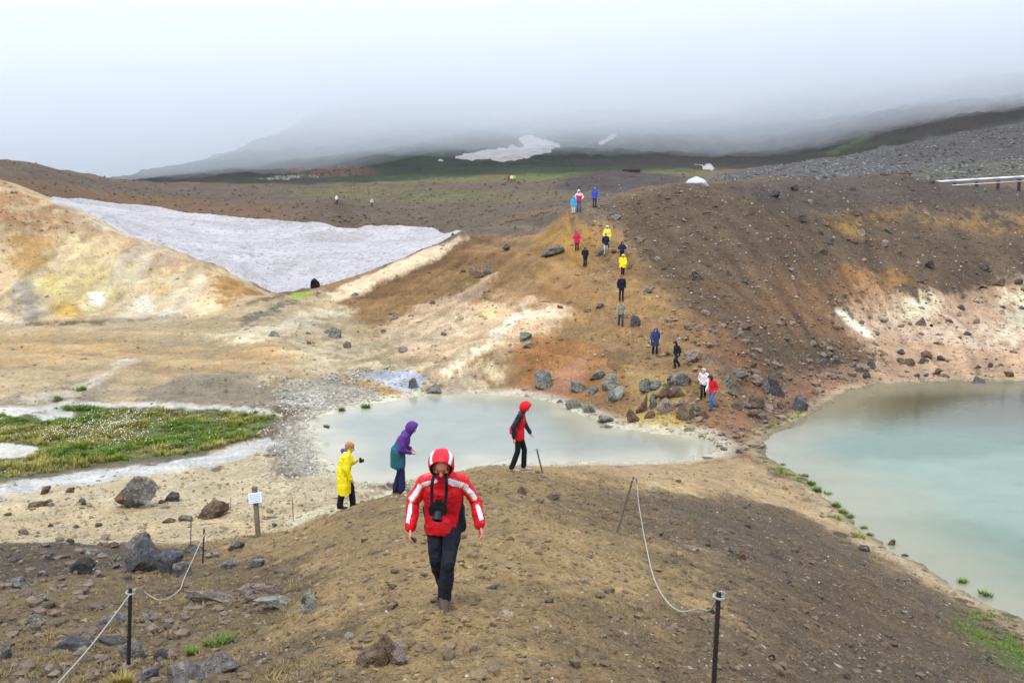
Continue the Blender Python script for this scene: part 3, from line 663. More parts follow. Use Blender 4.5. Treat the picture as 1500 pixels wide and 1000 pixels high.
RM = dict(grey=rock_mat('grey_rock', (142, 135, 126), (104, 98, 94), (182, 174, 162)),
          dark=rock_mat('dark_rock', (98, 92, 90), (74, 69, 68), (128, 120, 114)),
          blue=rock_mat('bluish_rock', (112, 110, 112), (86, 84, 86), (148, 144, 142)),
          brown=rock_mat('brown_rock', (130, 106, 82), (104, 84, 68), (156, 134, 110)),
          pale=rock_mat('pale_rock', (176, 172, 156), (146, 146, 132), (200, 194, 176)),
          green=rock_mat('grey_green_rock', (142, 142, 130), (108, 110, 100), (180, 178, 162)),
          pink=rock_mat('pinkish_rock', (168, 148, 134), (140, 122, 112), (196, 180, 166)),
          rust=rock_mat('rusty_rock', (142, 108, 80), (110, 86, 68), (166, 140, 112)),
          black=rock_mat('black_rock', (30, 28, 28), (22, 20, 20), (44, 40, 38), (12, 12, 12)))
WORD = dict(grey='grey', dark='dark', blue='blue-grey', brown='brown', pale='pale', green='grey-green', pink='pinkish', rust='rust-brown', black='black')
def place_rock(px, py, w, h, mt, seed, dmin=0, sub=None, flat=1.0, cuts=15, yaw=None, sink=.34, name=None):
    p = G(px, py - h * .12, dmin)
    if p is None: return None
    D = p.y; wm = w * D / 1400 / cp; hm = h * D / 1400 * 1.08
    r = random.Random(seed); sz = (wm / 2, wm / 2 * r.uniform(.6, .95) * flat, hm / 2 * (1 + sink * 1.2))
    if sub is None: sub = 3 if w > 14 else 2
    V, Fc = rock_verts(sub, seed, cuts, .22, (1, 1, 1)); sk = r.uniform(-.35, .35); V[:, 0] += sk * V[:, 2]; V[:, 0] /= np.abs(V[:, 0]).max(); V[:, 2] = np.where(V[:, 2] > 0, V[:, 2] * (1 - .18 * np.abs(V[:, 0])), V[:, 2]); lo_ = V[:, 2] < 0; V[lo_, :2] *= (1 + .45 * np.abs(V[lo_, 2]))[:, None]; V *= np.array(sz)
    tl = r.uniform(-.18, .18); V = V @ np.array([[math.cos(tl), 0, math.sin(tl)], [0, 1, 0], [-math.sin(tl), 0, math.cos(tl)]])
    o = np_mesh(name or ('boulder' if wm > .7 else 'rock'), V, Fc, RM[mt], smooth=False)
    o.location = (p.x, p.y + sz[1] * .5, float(ground_z(p.x, p.y + sz[1] * .5)) - sink * hm * .6 + hm / 2); o.rotation_euler = (0, 0, 0)
    return o
# zone: (phrase, [(px, py base, width px, height px, kind)...])
ZONES = [
 ('on the pale beach', [(66, 724, 17, 13, 'brown'), (102, 722, 16, 8, 'brown'), (121, 740, 15, 10, 'grey'), (48, 743, 42, 7, 'brown'), (253, 736, 25, 17, 'dark'), (236, 738, 10, 6, 'brown'),
   (268, 764, 24, 11, 'grey'), (246, 766, 18, 6, 'brown'), (143, 772, 13, 6, 'dark'), (112, 774, 10, 6, 'brown'), (34, 782, 20, 6, 'brown'), (76, 742, 9, 6, 'grey'), (73, 772, 9, 5, 'brown'), (10, 755, 14, 4, 'brown')]),
 ('in the rubble at lower left', [(118, 843, 36, 25, 'dark'), (142, 846, 18, 12, 'pink'), (28, 862, 38, 14, 'grey'), (50, 913, 40, 12, 'grey'), (108, 955, 58, 20, 'blue'), (160, 946, 44, 13, 'dark'),
   (165, 917, 48, 15, 'grey'), (6, 968, 20, 26, 'grey'), (222, 996, 32, 24, 'blue'), (265, 1004, 66, 42, 'grey'), (318, 990, 66, 30, 'grey'), (60, 880, 22, 8, 'grey'), (100, 797, 16, 8, 'blue'), (125, 812, 34, 9, 'grey'),
   (345, 806, 30, 14, 'grey'), (280, 812, 30, 14, 'grey'), (335, 833, 26, 11, 'grey'), (374, 833, 28, 14, 'grey'), (310, 818, 24, 11, 'pale'), (404, 842, 12, 7, 'blue'), (68, 822, 18, 8, 'dark'), (20, 824, 20, 8, 'dark'),
   (60, 845, 18, 7, 'dark'), (160, 803, 34, 9, 'rust'), (215, 905, 24, 9, 'grey'), (238, 965, 26, 12, 'dark'), (402, 772, 10, 6, 'dark')]),
 ('on the hillside below the hikers', [(693, 403, 13, 11, 'pink'), (700, 408, 16, 8, 'rust'), (714, 404, 14, 14, 'green'), (633, 446, 10, 5, 'brown'), (742, 369, 14, 10, 'dark'), (769, 500, 20, 13, 'green'), (772, 511, 18, 9, 'pale'),
   (678, 399, 8, 4, 'brown'), (880, 452, 12, 6, 'dark'), (862, 457, 11, 5, 'grey'), (820, 452, 9, 5, 'brown'), (650, 492, 9, 5, 'grey'), (578, 468, 12, 6, 'green')]),
 ('along the path of the hikers', [(902, 324, 18, 8, 'pale'), (896, 316, 8, 5, 'grey'), (938, 357, 13, 13, 'pink'), (878, 376, 15, 9, 'grey'), (900, 372, 11, 5, 'brown'), (932, 479, 17, 15, 'dark'), (949, 430, 17, 10, 'grey'), (923, 394, 9, 6, 'brown'),
   (1034, 463, 14, 8, 'pink'), (1064, 476, 9, 4, 'brown'), (963, 382, 9, 5, 'pale'), (1018, 404, 16, 9, 'grey'), (978, 522, 9, 7, 'rust'), (950, 527, 10, 5, 'brown'), (972, 396, 8, 4, 'dark')]),
 ('above the far pool shore', [(797, 571, 29, 24, 'green'), (848, 574, 24, 14, 'green'), (876, 557, 22, 13, 'green'), (870, 577, 20, 12, 'green'), (899, 590, 17, 14, 'green'),
   (840, 600, 27, 13, 'green'), (863, 606, 23, 14, 'green'), (887, 620, 24, 10, 'green'), (888, 630, 26, 7, 'grey'), (636, 577, 27, 15, 'green'), (604, 570, 14, 14, 'blue'), (820, 590, 9, 6, 'grey')]),
 ('in the heap beside the hiking couple', [(925, 621, 22, 20, 'brown'), (943, 606, 18, 25, 'brown'), (948, 576, 22, 19, 'green'), (957, 588, 15, 10, 'green'), (996, 568, 33, 23, 'grey'), (974, 590, 24, 22, 'brown'),
   (975, 607, 30, 22, 'pink'), (957, 600, 12, 18, 'grey'), (955, 613, 16, 9, 'brown'), (992, 583, 22, 12, 'brown'), (1006, 616, 26, 24, 'brown'), (1029, 614, 19, 13, 'brown'), (1016, 533, 28, 18, 'pink'), (1040, 532, 18, 14, 'pink'),
   (1047, 597, 17, 9, 'green'), (962, 570, 18, 12, 'green'), (985, 560, 15, 10, 'grey'), (1020, 602, 14, 8, 'grey'), (1000, 596, 14, 9, 'grey')]),
 ('on rubble right of the couple', [(1064, 560, 15, 12, 'green'), (1069, 570, 12, 12, 'green'), (1084, 556, 25, 14, 'grey'), (1111, 563, 21, 14, 'pink'), (1073, 581, 15, 9, 'grey'), (1106, 600, 30, 20, 'brown'), (1136, 583, 22, 30, 'dark'),
   (1122, 578, 16, 18, 'grey'), (1172, 604, 24, 26, 'blue'), (1092, 598, 19, 8, 'grey'), (1104, 613, 26, 12, 'brown'), (1126, 604, 18, 10, 'pink'), (1145, 600, 14, 10, 'brown'), (1080, 600, 16, 10, 'brown'), (1114, 657, 18, 9, 'pink'), (1092, 484, 22, 10, 'brown'),
   (1110, 492, 12, 7, 'brown'), (1104, 541, 12, 10, 'brown'), (1060, 660, 12, 6, 'brown'), (1082, 664, 10, 6, 'dark')]),
 ('on the dark crater wall', [(1166, 281, 13, 11, 'dark'), (1137, 291, 17, 11, 'dark'), (1187, 300, 10, 7, 'pink'), (1174, 326, 15, 10, 'dark'), (1251, 317, 11, 9, 'brown'), (1212, 332, 12, 6, 'brown'), (1264, 347, 14, 10, 'pink'), (1302, 342, 11, 7, 'blue'),
   (1216, 359, 13, 8, 'dark'), (1240, 352, 14, 8, 'brown'), (1250, 356, 12, 7, 'brown'), (1297, 364, 13, 9, 'pink'), (1319, 373, 12, 6, 'brown'), (1209, 374, 14, 7, 'dark'), (1364, 396, 15, 13, 'dark'), (1349, 416, 9, 4, 'dark'), (1124, 354, 7, 5, 'pale'),
   (1161, 398, 10, 4, 'pale'), (1271, 358, 8, 6, 'brown'), (1344, 351, 9, 5, 'blue'), (1267, 384, 10, 5, 'pink'), (1244, 381, 8, 4, 'grey'), (1367, 270, 11, 7, 'dark'), (1202, 344, 9, 6, 'dark'), (1443, 396, 12, 7, 'dark'), (1022, 411, 15, 9, 'dark'),
   (1092, 417, 12, 9, 'dark'), (1061, 436, 7, 4, 'grey'), (1238, 437, 8, 6, 'dark'), (1035, 276, 12, 7, 'pale'), (1068, 404, 9, 6, 'dark'), (1153, 378, 7, 5, 'grey'), (1250, 279, 9, 5, 'dark')]),
 ('on the pale flat behind the lake', [(1350, 479, 16, 12, 'green'), (1465, 420, 17, 11, 'brown'), (1438, 423, 10, 4, 'black'), (1493, 418, 13, 8, 'dark'), (1408, 454, 11, 7, 'dark'), (1391, 473, 12, 5, 'brown'), (1418, 492, 12, 5, 'dark'), (1432, 474, 12, 8, 'grey'),
   (1470, 452, 8, 4, 'dark'), (1364, 479, 6, 4, 'black')]),
 ('along the far lake shore', [(1208, 534, 13, 8, 'blue'), (1227, 533, 13, 6, 'dark'), (1276, 541, 15, 10, 'dark'), (1271, 556, 13, 10, 'dark'), (1260, 545, 15, 7, 'dark'), (1320, 520, 15, 7, 'dark'), (1319, 531, 13, 6, 'brown'), (1334, 537, 17, 10, 'brown'),
   (1360, 525, 22, 9, 'brown'), (1354, 533, 14, 9, 'dark'), (1379, 529, 14, 9, 'dark'), (1374, 550, 16, 9, 'brown'), (1480, 553, 17, 8, 'rust'), (1435, 540, 12, 6, 'dark'), (1451, 539, 9, 7, 'dark'), (1345, 553, 9, 6, 'dark'), (1357, 552, 8, 5, 'dark'),
   (1217, 515, 14, 7, 'grey'), (1252, 538, 11, 5, 'blue'), (1468, 536, 9, 4, 'brown'), (1205, 520, 10, 5, 'grey'), (1190, 506, 14, 6, 'grey'), (1323, 552, 9, 4, 'pale'), (1292, 522, 8, 4, 'brown')]),
 ('in the gully behind the pool', [(401, 494, 15, 8, 'green'), (488, 495, 24, 13, 'green'), (478, 488, 10, 5, 'green'), (508, 510, 14, 9, 'green'), (452, 490, 8, 4, 'green'), (452, 504, 8, 4, 'brown'), (590, 516, 14, 7, 'pale'), (520, 434, 10, 5, 'green')]),
 ('on the gravel slope at lower right', [(1265, 808, 20, 12, 'blue'), (1307, 802, 14, 11, 'rust'), (1326, 817, 12, 6, 'dark'), (1070, 813, 10, 12, 'dark'), (1084, 820, 17, 13, 'rust'), (945, 769, 10, 5, 'pale'), (1330, 904, 20, 9, 'grey'), (1243, 994, 14, 9, 'dark'),
   (1450, 970, 9, 8, 'dark'), (1131, 966, 12, 7, 'dark'), (1042, 899, 13, 9, 'dark'), (1096, 742, 12, 6, 'grey'), (958, 722, 13, 6, 'pale'), (994, 707, 9, 5, 'brown'), (1155, 855, 14, 8, 'blue'), (1020, 807, 11, 5, 'pale')]),
 ('on the trodden near ridge', [(764, 724, 20, 10, 'brown'), (810, 733, 26, 10, 'brown'), (578, 840, 14, 7, 'brown'), (575, 863, 26, 7, 'brown'), (723, 863, 20, 8, 'grey'), (705, 832, 10, 5, 'brown'), (806, 883, 16, 8, 'brown'), (695, 955, 16, 9, 'brown'), (800, 976, 18, 8, 'brown'),
   (748, 792, 14, 6, 'brown'), (510, 935, 16, 7, 'pale'), (870, 848, 9, 5, 'pale'), (722, 918, 12, 6, 'brown'), (455, 848, 12, 5, 'brown')]),
]
ORD = ['leftmost', 'second', 'third', 'fourth', 'fifth', 'sixth', 'seventh', 'eighth', 'ninth', 'tenth', 'eleventh', 'twelfth', '13th', '14th', '15th', '16th', '17th', '18th', '19th', '20th', '21st', '22nd', '23rd', '24th',
       '25th', '26th', '27th', '28th', '29th', '30th', '31st', '32nd', '33rd', '34th', '35th']
seed_ = 100
for phrase, rows in ZONES:
    rows = sorted(rows); cnt = {}
    for i, (a, b_, w, h, k) in enumerate(rows):
        seed_ += 1; o = place_rock(a, b_, w, h, k, seed_)
        if o is None: continue
        cnt[k] = cnt.get(k, 0) + 1; tot = sum(1 for r_ in rows if r_[4] == k)
        size = 'large' if w > 26 else ('small' if w < 12 else 'mid-sized')
        shape = 'flat' if h < w * .45 else ('upright' if h > w * .95 else 'blocky')
        lead = f"the only {WORD[k]} rock" if tot == 1 else (f"leftmost {WORD[k]} rock" if cnt[k] == 1 else f"{ORD[cnt[k] - 1]} {WORD[k]} rock from the left")
        tag(o, f"{lead} {phrase}, {size} and {shape}", 'rock', 'rocks ' + phrase)
def hero(px, py, w, h, k, seed, label, sub=4, flat=1.0, cuts=12, name='boulder'):
    o = place_rock(px, py, w, h, k, seed, sub=sub, flat=flat, cuts=cuts, name=name, sink=.3); tag(o, label, 'boulder'); return o
o = hero(195, 749, 70, 46, 'grey', 21, 'large pale grey boulder with a rust-brown left end, lying on the beach')
o.data.materials.append(RM['rust']); cx = np.array([p.center[:] for p in o.data.polygons]); sx = cx[:, 0].min(); wdt = cx[:, 0].max() - sx
for p, c in zip(o.data.polygons, cx):
    if c[0] < sx + wdt * (.30 + .06 * math.sin(c[2] * 9)) - (c[2]) * .25: p.material_index = 1
hero(313, 761, 48, 24, 'brown', 25, 'low rounded brown and grey boulder beside the signpost, right of the big rusty one', cuts=8)
hero(206, 843, 76, 60, 'blue', 35, 'tallest dark blue-grey block, leaning on the edge of the near slope', cuts=18)
hero(196, 806, 44, 24, 'grey', 36, 'grey block behind and above the tallest dark block', cuts=10)
hero(243, 845, 52, 44, 'blue', 39, 'sloping blue-grey slab against the right side of the tall dark block', cuts=12)
hero(268, 846, 34, 22, 'grey', 41, 'small light grey slab right of the leaning dark blocks', cuts=8)
hero(188, 972, 46, 32, 'grey', 43, 'rounded grey boulder behind the nearest left fence post', cuts=5)
hero(305, 886, 84, 20, 'pink', 45, 'long flat pinkish ledge of rock left of the path', cuts=10, flat=.5, name='rock_ledge')
hero(392, 876, 96, 22, 'pink', 47, 'long cracked rock ledge set in the path edge', cuts=12, flat=.5, name='rock_ledge')
hero(408, 892, 80, 18, 'pale', 49, 'pale rock ledge just below the cracked one', cuts=12, flat=.5, name='rock_ledge')
hero(452, 900, 26, 30, 'pale', 51, 'jagged pale greenish block at the right end of the ledges', cuts=12)
hero(552, 980, 60, 44, 'brown', 53, 'weathered crumbling outcrop of brown rock at the bottom of the path', cuts=8)
hero(580, 978, 30, 36, 'pink', 54, 'pale pinkish stone stuck in the weathered outcrop at the bottom of the path', cuts=9)
hero(813, 377, 29, 14, 'grey', 55, 'broad dark grey boulder left of the hiker in pink on the ochre slope', cuts=6, sub=3)
hero(896, 572, 26, 22, 'pale', 57, 'upper of the two big pale boulders on the slope above the hot pool', cuts=6)
hero(905, 587, 30, 20, 'pale', 59, 'lower and broader of the two big pale boulders above the hot pool', cuts=6)
hero(1434, 566, 19, 12, 'blue', 61, 'blue-grey boulder standing in the shallow water by the far lake shore', cuts=8, sub=3)
o = place_rock(463, 423, 17, 13, 'black', 63, sub=3, cuts=8); tag(o, 'black rounded shape standing for the melt hole at the lower edge of the large snowfield', 'rock')  # solid black form put in for the dark melt cave opening under the snow
o = place_rock(92, 300, 26, 3, 'dark', 64, sub=2, cuts=5) 
if o: tag(o, 'thin dark ledge under the upper left corner of the snowfield', 'rock'); o.name = 'rock_ledge'

# ------------------------------------------------------------------ loose stones, clods and gravel nobody could count
def scatter(name, P, size, C, seed, squash=(.45, .9), nvar=12, sub=1, mat=None, sinkf=.25, cuts=5):
    """all stones of one kind as one mesh: P (n,2) places, size (n) radii, C (n,3) albedo"""
    r = np.random.default_rng(seed); n_ = len(P); var = r.integers(0, nvar, n_); Vs, Fs, Cs = [], [], []; off = 0
    if sub == 0:
        t_ = (1 + 5 ** .5) / 2
        V0 = np.array([(-1, 0, -.2), (1, 0, -.2), (0, -1, 0), (0, 1, -.1), (0, 0, 1), (0, 0, -1)], float); F0 = np.array([(0, 2, 4), (2, 1, 4), (1, 3, 4), (3, 0, 4), (2, 0, 5), (1, 2, 5), (3, 1, 5), (0, 3, 5)])
    for k in range(nvar):
        ids = np.nonzero(var == k)[0]
        if len(ids) == 0: continue
        if sub == 0: Vb = V0 * (1 + r.uniform(-.35, .25, V0.shape)); Fb = F0
        else: Vb, Fb = rock_verts(sub, seed * 50 + k, cuts + 5, .25)
        a = r.uniform(0, 6.283, len(ids)); s = size[ids]; sq = r.uniform(*squash, len(ids)); el = r.uniform(.6, 1, len(ids))
        vx = Vb[None, :, 0] * s[:, None]; vy = Vb[None, :, 1] * (s * el)[:, None]; vz = Vb[None, :, 2] * (s * sq)[:, None]
        x = vx * np.cos(a)[:, None] - vy * np.sin(a)[:, None] + P[ids, 0, None]; y = vx * np.sin(a)[:, None] + vy * np.cos(a)[:, None] + P[ids, 1, None]
        gz = ground_z(P[ids, 0], P[ids, 1]); z = vz + (gz + s * sq * (1 - 2 * sinkf) * .6)[:, None]
        Vs.append(np.stack([x, y, z], -1).reshape(-1, 3)); nb = len(Vb)
        Fs.append((Fb[None] + (np.arange(len(ids)) * nb)[:, None, None] + off).reshape(-1, 3)); off += nb * len(ids)
        Cs.append(np.repeat(C[ids], nb, 0))
    o = np_mesh(name, np.concatenate(Vs), np.concatenate(Fs), mat, smooth=False); color_attr(o, 'Col', np.concatenate(Cs)); tag(o, kind='stuff'); return o
pm, n, l, b = nt_mat('loose_stone'); at = n.new('ShaderNodeVertexColor'); at.layer_name = 'Col'; gN = n.new('ShaderNodeNewGeometry')
f = noise_node(n, l, gN.outputs['Position'], 24, 4, .7); k = maprange(n, l, f, .3, .7, .7, 1.3); cmb = n.new('ShaderNodeCombineColor'); [l.new(k, cmb.inputs[i]) for i in range(3)]
l.new(mixc(n, l, 1.0, at.outputs['Color'], cmb.outputs[0], 'MULTIPLY'), b.inputs['Base Color']); b.inputs['Roughness'].default_value = .9; b.inputs['Specular IOR Level'].default_value = .25
def pick_px(n_, x0, x1, y0, y1, dmin=0, test=None, seed=0):
    """n random places on the ground, spread over a part of the view, by height of the picture"""
    r = np.random.default_rng(seed); out = []
    px = r.uniform(x0, x1, n_); py = r.uniform(y0, y1, n_)
    rx, rz = ray(px, py); Dg = Dm[Dm > dmin][::3]; hit = np.zeros((n_, 2)); ok = np.zeros(n_, bool)
    for i in range(0, n_, 2000):
        s_ = slice(i, i + 2000); zz = CAMZ + rz[s_, None] * Dg; h = ground_z(rx[s_, None] * Dg, np.broadcast_to(Dg, zz.shape)); bl = zz <= h; ok[s_] = bl.any(1); d = Dg[bl.argmax(1)]
        d = d * r.uniform(.995, 1.005, len(d)); hit[s_, 0] = rx[s_] * d; hit[s_, 1] = d
    hit = hit[ok]
    if test is not None: hit = hit[test(hit[:, 0], hit[:, 1])]
    return hit
def dry(x, y): return (ground_z(x, y) > .07)
def col_at(x, y):
    i = np.clip(np.searchsorted(TH, np.arctan2(x, y)), 0, nt - 1); j = np.clip(np.searchsorted(LR, np.log(np.hypot(x, y))), 0, nr - 1); return COL[i * nr + j], MIXA[i * nr + j]
def stones_by_mix(name, pos, smin, smax, seed, expo=2.2, chan=0, tones=((70, 62, 58), (110, 94, 82)), own=.35, keep=1.0, sub=1, power=1.0, **kw):
    r = np.random.default_rng(seed); c, mx = col_at(pos[:, 0], pos[:, 1])
    clump = sstep(-.5, .5, fbm(pos[:, 0] * .5, pos[:, 1] * .5, 3, seed))
    k = r.uniform(0, 1, len(pos)) < mx[:, chan] ** power * keep * (.35 + clump)
    pos, c = pos[k], c[k]; t_ = r.uniform(0, 1, (len(pos), 1)); base_ = alb(tones[0]) * (1 - t_) + alb(tones[1]) * t_
    C = base_ * (1 - own) + c * own * r.uniform(.7, 1.25, (len(pos), 1)); size = smin + (smax - smin) * r.uniform(0, 1, len(pos)) ** expo
    D = pos[:, 1]; return scatter(name, pos, size * np.clip(D / 30, .3, 9) ** .55, C, seed, sub=sub, mat=pm, **kw)
stones_by_mix('gravel_on_near_ridge', pick_px(52000, -60, 1560, 690, 1040, 0, dry, 1), .014, .075, 1, 2.5, keep=.85, own=.5, tones=((92, 78, 62), (142, 118, 88)), sub=0)
stones_by_mix('stones_on_near_ridge', pick_px(5000, -60, 1560, 690, 1040, 0, dry, 2), .05, .15, 2, 2.6, keep=.5, own=.4, tones=((78, 70, 66), (132, 114, 94)))
stones_by_mix('pale_chips_on_near_ridge', pick_px(9000, -60, 1560, 690, 1040, 0, dry, 3), .012, .05, 3, 2.8, chan=1, keep=.22, own=.1, tones=((150, 142, 132), (206, 198, 186)), sub=0)
stones_by_mix('rubble_on_near_slope', pick_px(1300, -60, 470, 786, 1040, 0, dry, 21), .035, .19, 21, 3.0, keep=1, own=.25, tones=((84, 76, 70), (138, 122, 108)))
def clod_test(x, y): return dry(x, y) & (y < 34)
cl = pick_px(11000, 200, 1100, 690, 1040, 0, clod_test, 4); r_ = np.random.default_rng(4); cc, mm_ = col_at(cl[:, 0], cl[:, 1]); kk_ = r_.uniform(0, 1, len(cl)) < (.25 + .75 * sstep(0, .5, fbm(cl[:, 0] * .9, cl[:, 1] * .9, 3, 77)))
cl, cc = cl[kk_], cc[kk_]; scatter('earth_clods_on_near_ridge', cl, (.012 + .055 * r_.uniform(0, 1, len(cl)) ** 3) * np.clip(cl[:, 1] / 12, .7, 1.6), cc * r_.uniform(.42, 1.0, (len(cl), 1)), 5, (.25, .55), sub=1, mat=pm, sinkf=.45, cuts=3)
stones_by_mix('scree_on_crater_wall', pick_px(26000, 860, 1560, 262, 668, 0, dry, 6), .02, .13, 6, 3.4, keep=.6, own=.45, tones=((78, 70, 68), (140, 124, 112)), sub=0)
stones_by_mix('pale_scree_on_crater_wall', pick_px(9000, 860, 1560, 262, 600, 0, dry, 7), .03, .12, 7, 2.8, chan=1, keep=.55, own=.2, tones=((150, 140, 130), (196, 186, 172)), sub=0)
stones_by_mix('rubble_below_crater_wall', pick_px(2600, 960, 1300, 470, 660, 0, dry, 8), .05, .26, 8, 3.4, keep=.8, own=.4, tones=((96, 88, 80), (150, 138, 122)))
stones_by_mix('rubble_on_pale_flat', pick_px(1300, 1180, 1560, 420, 562, 0, dry, 9), .04, .20, 9, 3.6, keep=.8, own=.15, tones=((86, 74, 70), (128, 108, 96)))
stones_by_mix('stones_on_middle_hill', pick_px(9000, 430, 1060, 290, 640, 0, dry, 10), .03, .16, 10, 3.0, keep=.7, own=.5, tones=((90, 78, 66), (150, 130, 106)), sub=0)
stones_by_mix('stones_on_beach', pick_px(7000, -60, 560, 640, 800, 20, dry, 11), .02, .10, 11, 2.6, keep=.7, own=.3, tones=((88, 76, 68), (140, 122, 100)), sub=0)
stones_by_mix('gravel_bed_by_pool', pick_px(9000, 370, 640, 540, 730, 20, dry, 12), .03, .12, 12, 2.2, keep=1, own=.5, tones=((110, 104, 96), (176, 170, 158)), sub=0)
stones_by_mix('pale_gravel_bed_by_pool', pick_px(5000, 370, 640, 540, 730, 20, dry, 13), .03, .10, 13, 2.2, chan=1, keep=.9, own=.1, tones=((170, 164, 154), (210, 206, 196)), sub=0)
stones_by_mix('stones_on_flats', pick_px(5000, -60, 520, 430, 640, 0, dry, 14), .03, .12, 14, 2.6, keep=.8, own=.5, tones=((96, 86, 74), (150, 132, 106)), sub=0)
stones_by_mix('gravel_plain_behind_rim', pick_px(14000, 1000, 1560, 178, 266, 113, lambda x, y: (y < 270) & (x > 22), 15), .04, .17, 15, 2.8, chan=1, keep=.7, power=2.5, own=.3, tones=((96, 94, 92), (158, 156, 150)), sub=0)
stones_by_mix('dark_gravel_plain_behind_rim', pick_px(9000, 1000, 1560, 178, 266, 113, lambda x, y: (y < 270) & (x > 20), 16), .05, .2, 16, 2.8, keep=.6, power=3, own=.5, tones=((70, 66, 66), (110, 104, 100)), sub=0)
stones_by_mix('stones_on_plateau', pick_px(9000, -60, 900, 232, 345, 105, lambda x, y: y < 320, 17), .04, .20, 17, 2.6, keep=.6, own=.5, tones=((80, 72, 64), (130, 116, 98)), sub=0)
stones_by_mix('stones_on_left_hill', pick_px(2500, -60, 430, 265, 480, 0, dry, 18), .03, .14, 18, 2.8, keep=.9, own=.6, tones=((110, 92, 70), (160, 138, 110)), sub=0)
# ------------------------------------------------------------------ people
def cap_mesh(p0, p1, r0, r1, fx=1.0, fy=1.0, side=None, seg=14):
    """tapered capsule from p0 to p1; fx widens across `side`, fy along the other"""
    p0, p1 = np.array(p0, float), np.array(p1, float); d = p1 - p0; Ln = np.linalg.norm(d); d = d / Ln if Ln > 1e-6 else np.array([0, 0, 1.0])
    s = np.array(side if side is not None else (1, 0, 0), float); s = s - d * (s @ d)
    if np.linalg.norm(s) < 1e-3: s = np.cross(d, (0, 1, 0.0))
    s /= np.linalg.norm(s); t = np.cross(d, s); rings = []
    for a in (-80, -55, -28, 0): rings.append((p0 + d * r0 * math.sin(math.radians(a)), r0 * math.cos(math.radians(a))))
    for a in (0, 28, 55, 80): rings.append((p1 + d * r1 * math.sin(math.radians(a)), r1 * math.cos(math.radians(a))))
    V = []; Fc = []
    for c, r in rings:
        for k in range(seg):
            a = 2 * math.pi * k / seg; V.append(c + s * r * fx * math.cos(a) + t * r * fy * math.sin(a))
    n_ = len(rings)
    for i in range(n_ - 1):
        for k in range(seg):
            a, b_ = i * seg + k, i * seg + (k + 1) % seg; Fc.append((a, b_, b_ + seg, a + seg))
    V.append(p0 - d * r0); V.append(p1 + d * r1)
    for k in range(seg): Fc.append((n_ * seg, (k + 1) % seg, k)); Fc.append((n_ * seg + 1, (n_ - 1) * seg + k, (n_ - 1) * seg + (k + 1) % seg))
    return V, Fc
def fused(name, caps, voxel, mats, parent, pick=None, folds=0.0, smooth=3, seed=0, fscale=9, zmin=None):
    """one continuous skin grown over tapered limbs. caps: (p0, p1, r0, r1, fx, fy, material index, side)"""
    V, Fc = [], []
    for c in caps:
        v, f = cap_mesh(c[0], c[1], c[2], c[3], c[4], c[5], c[7] if len(c) > 7 else None); o_ = len(V); V += list(v); Fc += [tuple(i + o_ for i in q_) for q_ in f]
    me = bpy.data.meshes.new('tmp'); me.from_pydata([tuple(v) for v in V], [], Fc); o = bpy.data.objects.new('tmp', me); col.objects.link(o)
    md = o.modifiers.new('r', 'REMESH'); md.mode = 'VOXEL'; md.voxel_size = voxel
    if smooth: sm = o.modifiers.new('s', 'SMOOTH'); sm.factor = .5; sm.iterations = smooth
    dg = bpy.context.evaluated_depsgraph_get(); ev = o.evaluated_get(dg); m2 = bpy.data.meshes.new_from_object(ev)
    bpy.data.objects.remove(o); bpy.data.meshes.remove(me)
    n_ = len(m2.vertices); P = np.empty(n_ * 3); m2.vertices.foreach_get('co', P); P = P.reshape(-1, 3)
    if folds:
        Nn = np.empty(n_ * 3); m2.vertices.foreach_get('normal', Nn); Nn = Nn.reshape(-1, 3)
        q_ = P * np.array([1.0, 1.0, .75]); h = vnoise3(q_ * fscale + seed, seed) + .6 * (1 - 2 * np.abs(vnoise3(q_ * fscale * 1.9 + 3, seed + 5)))
        P = P + Nn * (h * folds)[:, None]; m2.vertices.foreach_set('co', P.ravel())
    if zmin is not None: P[:, 2] = np.maximum(P[:, 2], zmin + .012 * np.sin(P[:, 0] * 23) + .01 * np.sin(P[:, 1] * 31)); m2.vertices.foreach_set('co', P.ravel())
    for m in mats: m2.materials.append(m)
    nf = len(m2.polygons); Cn = np.empty(nf * 3); m2.polygons.foreach_get('center', Cn); Cn = Cn.reshape(-1, 3)
    best = np.full(nf, 1e9); mi = np.zeros(nf, int); tt = np.zeros(nf); ci = np.zeros(nf, int)
    for k, c in enumerate(caps):
        a, b_ = np.array(c[0], float), np.array(c[1], float); ab = b_ - a; t_ = np.clip(((Cn - a) @ ab) / max(ab @ ab, 1e-9), 0, 1)
        d = np.linalg.norm(Cn - a - t_[:, None] * ab, axis=1) - (c[2] + (c[3] - c[2]) * t_) * max(c[4], c[5]) ** .5
        u = d < best; best[u] = d[u]; mi[u] = c[6]; ci[u] = k; tt[u] = t_[u]
    if pick is not None: mi = pick(Cn, mi, ci, tt)
    m2.polygons.foreach_set('material_index', mi.astype(np.int32)); m2.polygons.foreach_set('use_smooth', np.ones(nf, bool)); m2.update(); m2.name = name
    ob = bpy.data.objects.new(name, m2); col.objects.link(ob); ob.parent = parent; return ob
_fab = {}
def fabric(c, rough=.75, spec=.25):
    key = (tuple(c), rough)
    if key not in _fab: _fab[key] = plain('cloth_%d_%d_%d' % tuple(c), c, rough, .5, 34, .10, 11, 0, spec)
    return _fab[key]
SKIN = plain('skin', (214, 160, 134), .55, .15, 90, .06, 20); SKIN_R = plain('ruddy_skin', (196, 130, 108), .55, .15, 90, .06, 20)
EYE = plain('eye', (30, 26, 24), .2); LIP = plain('lips', (160, 86, 80), .5)
def v3(*a): return np.array(a, float)
def lerp(a, b_, t_): return a + (b_ - a) * t_
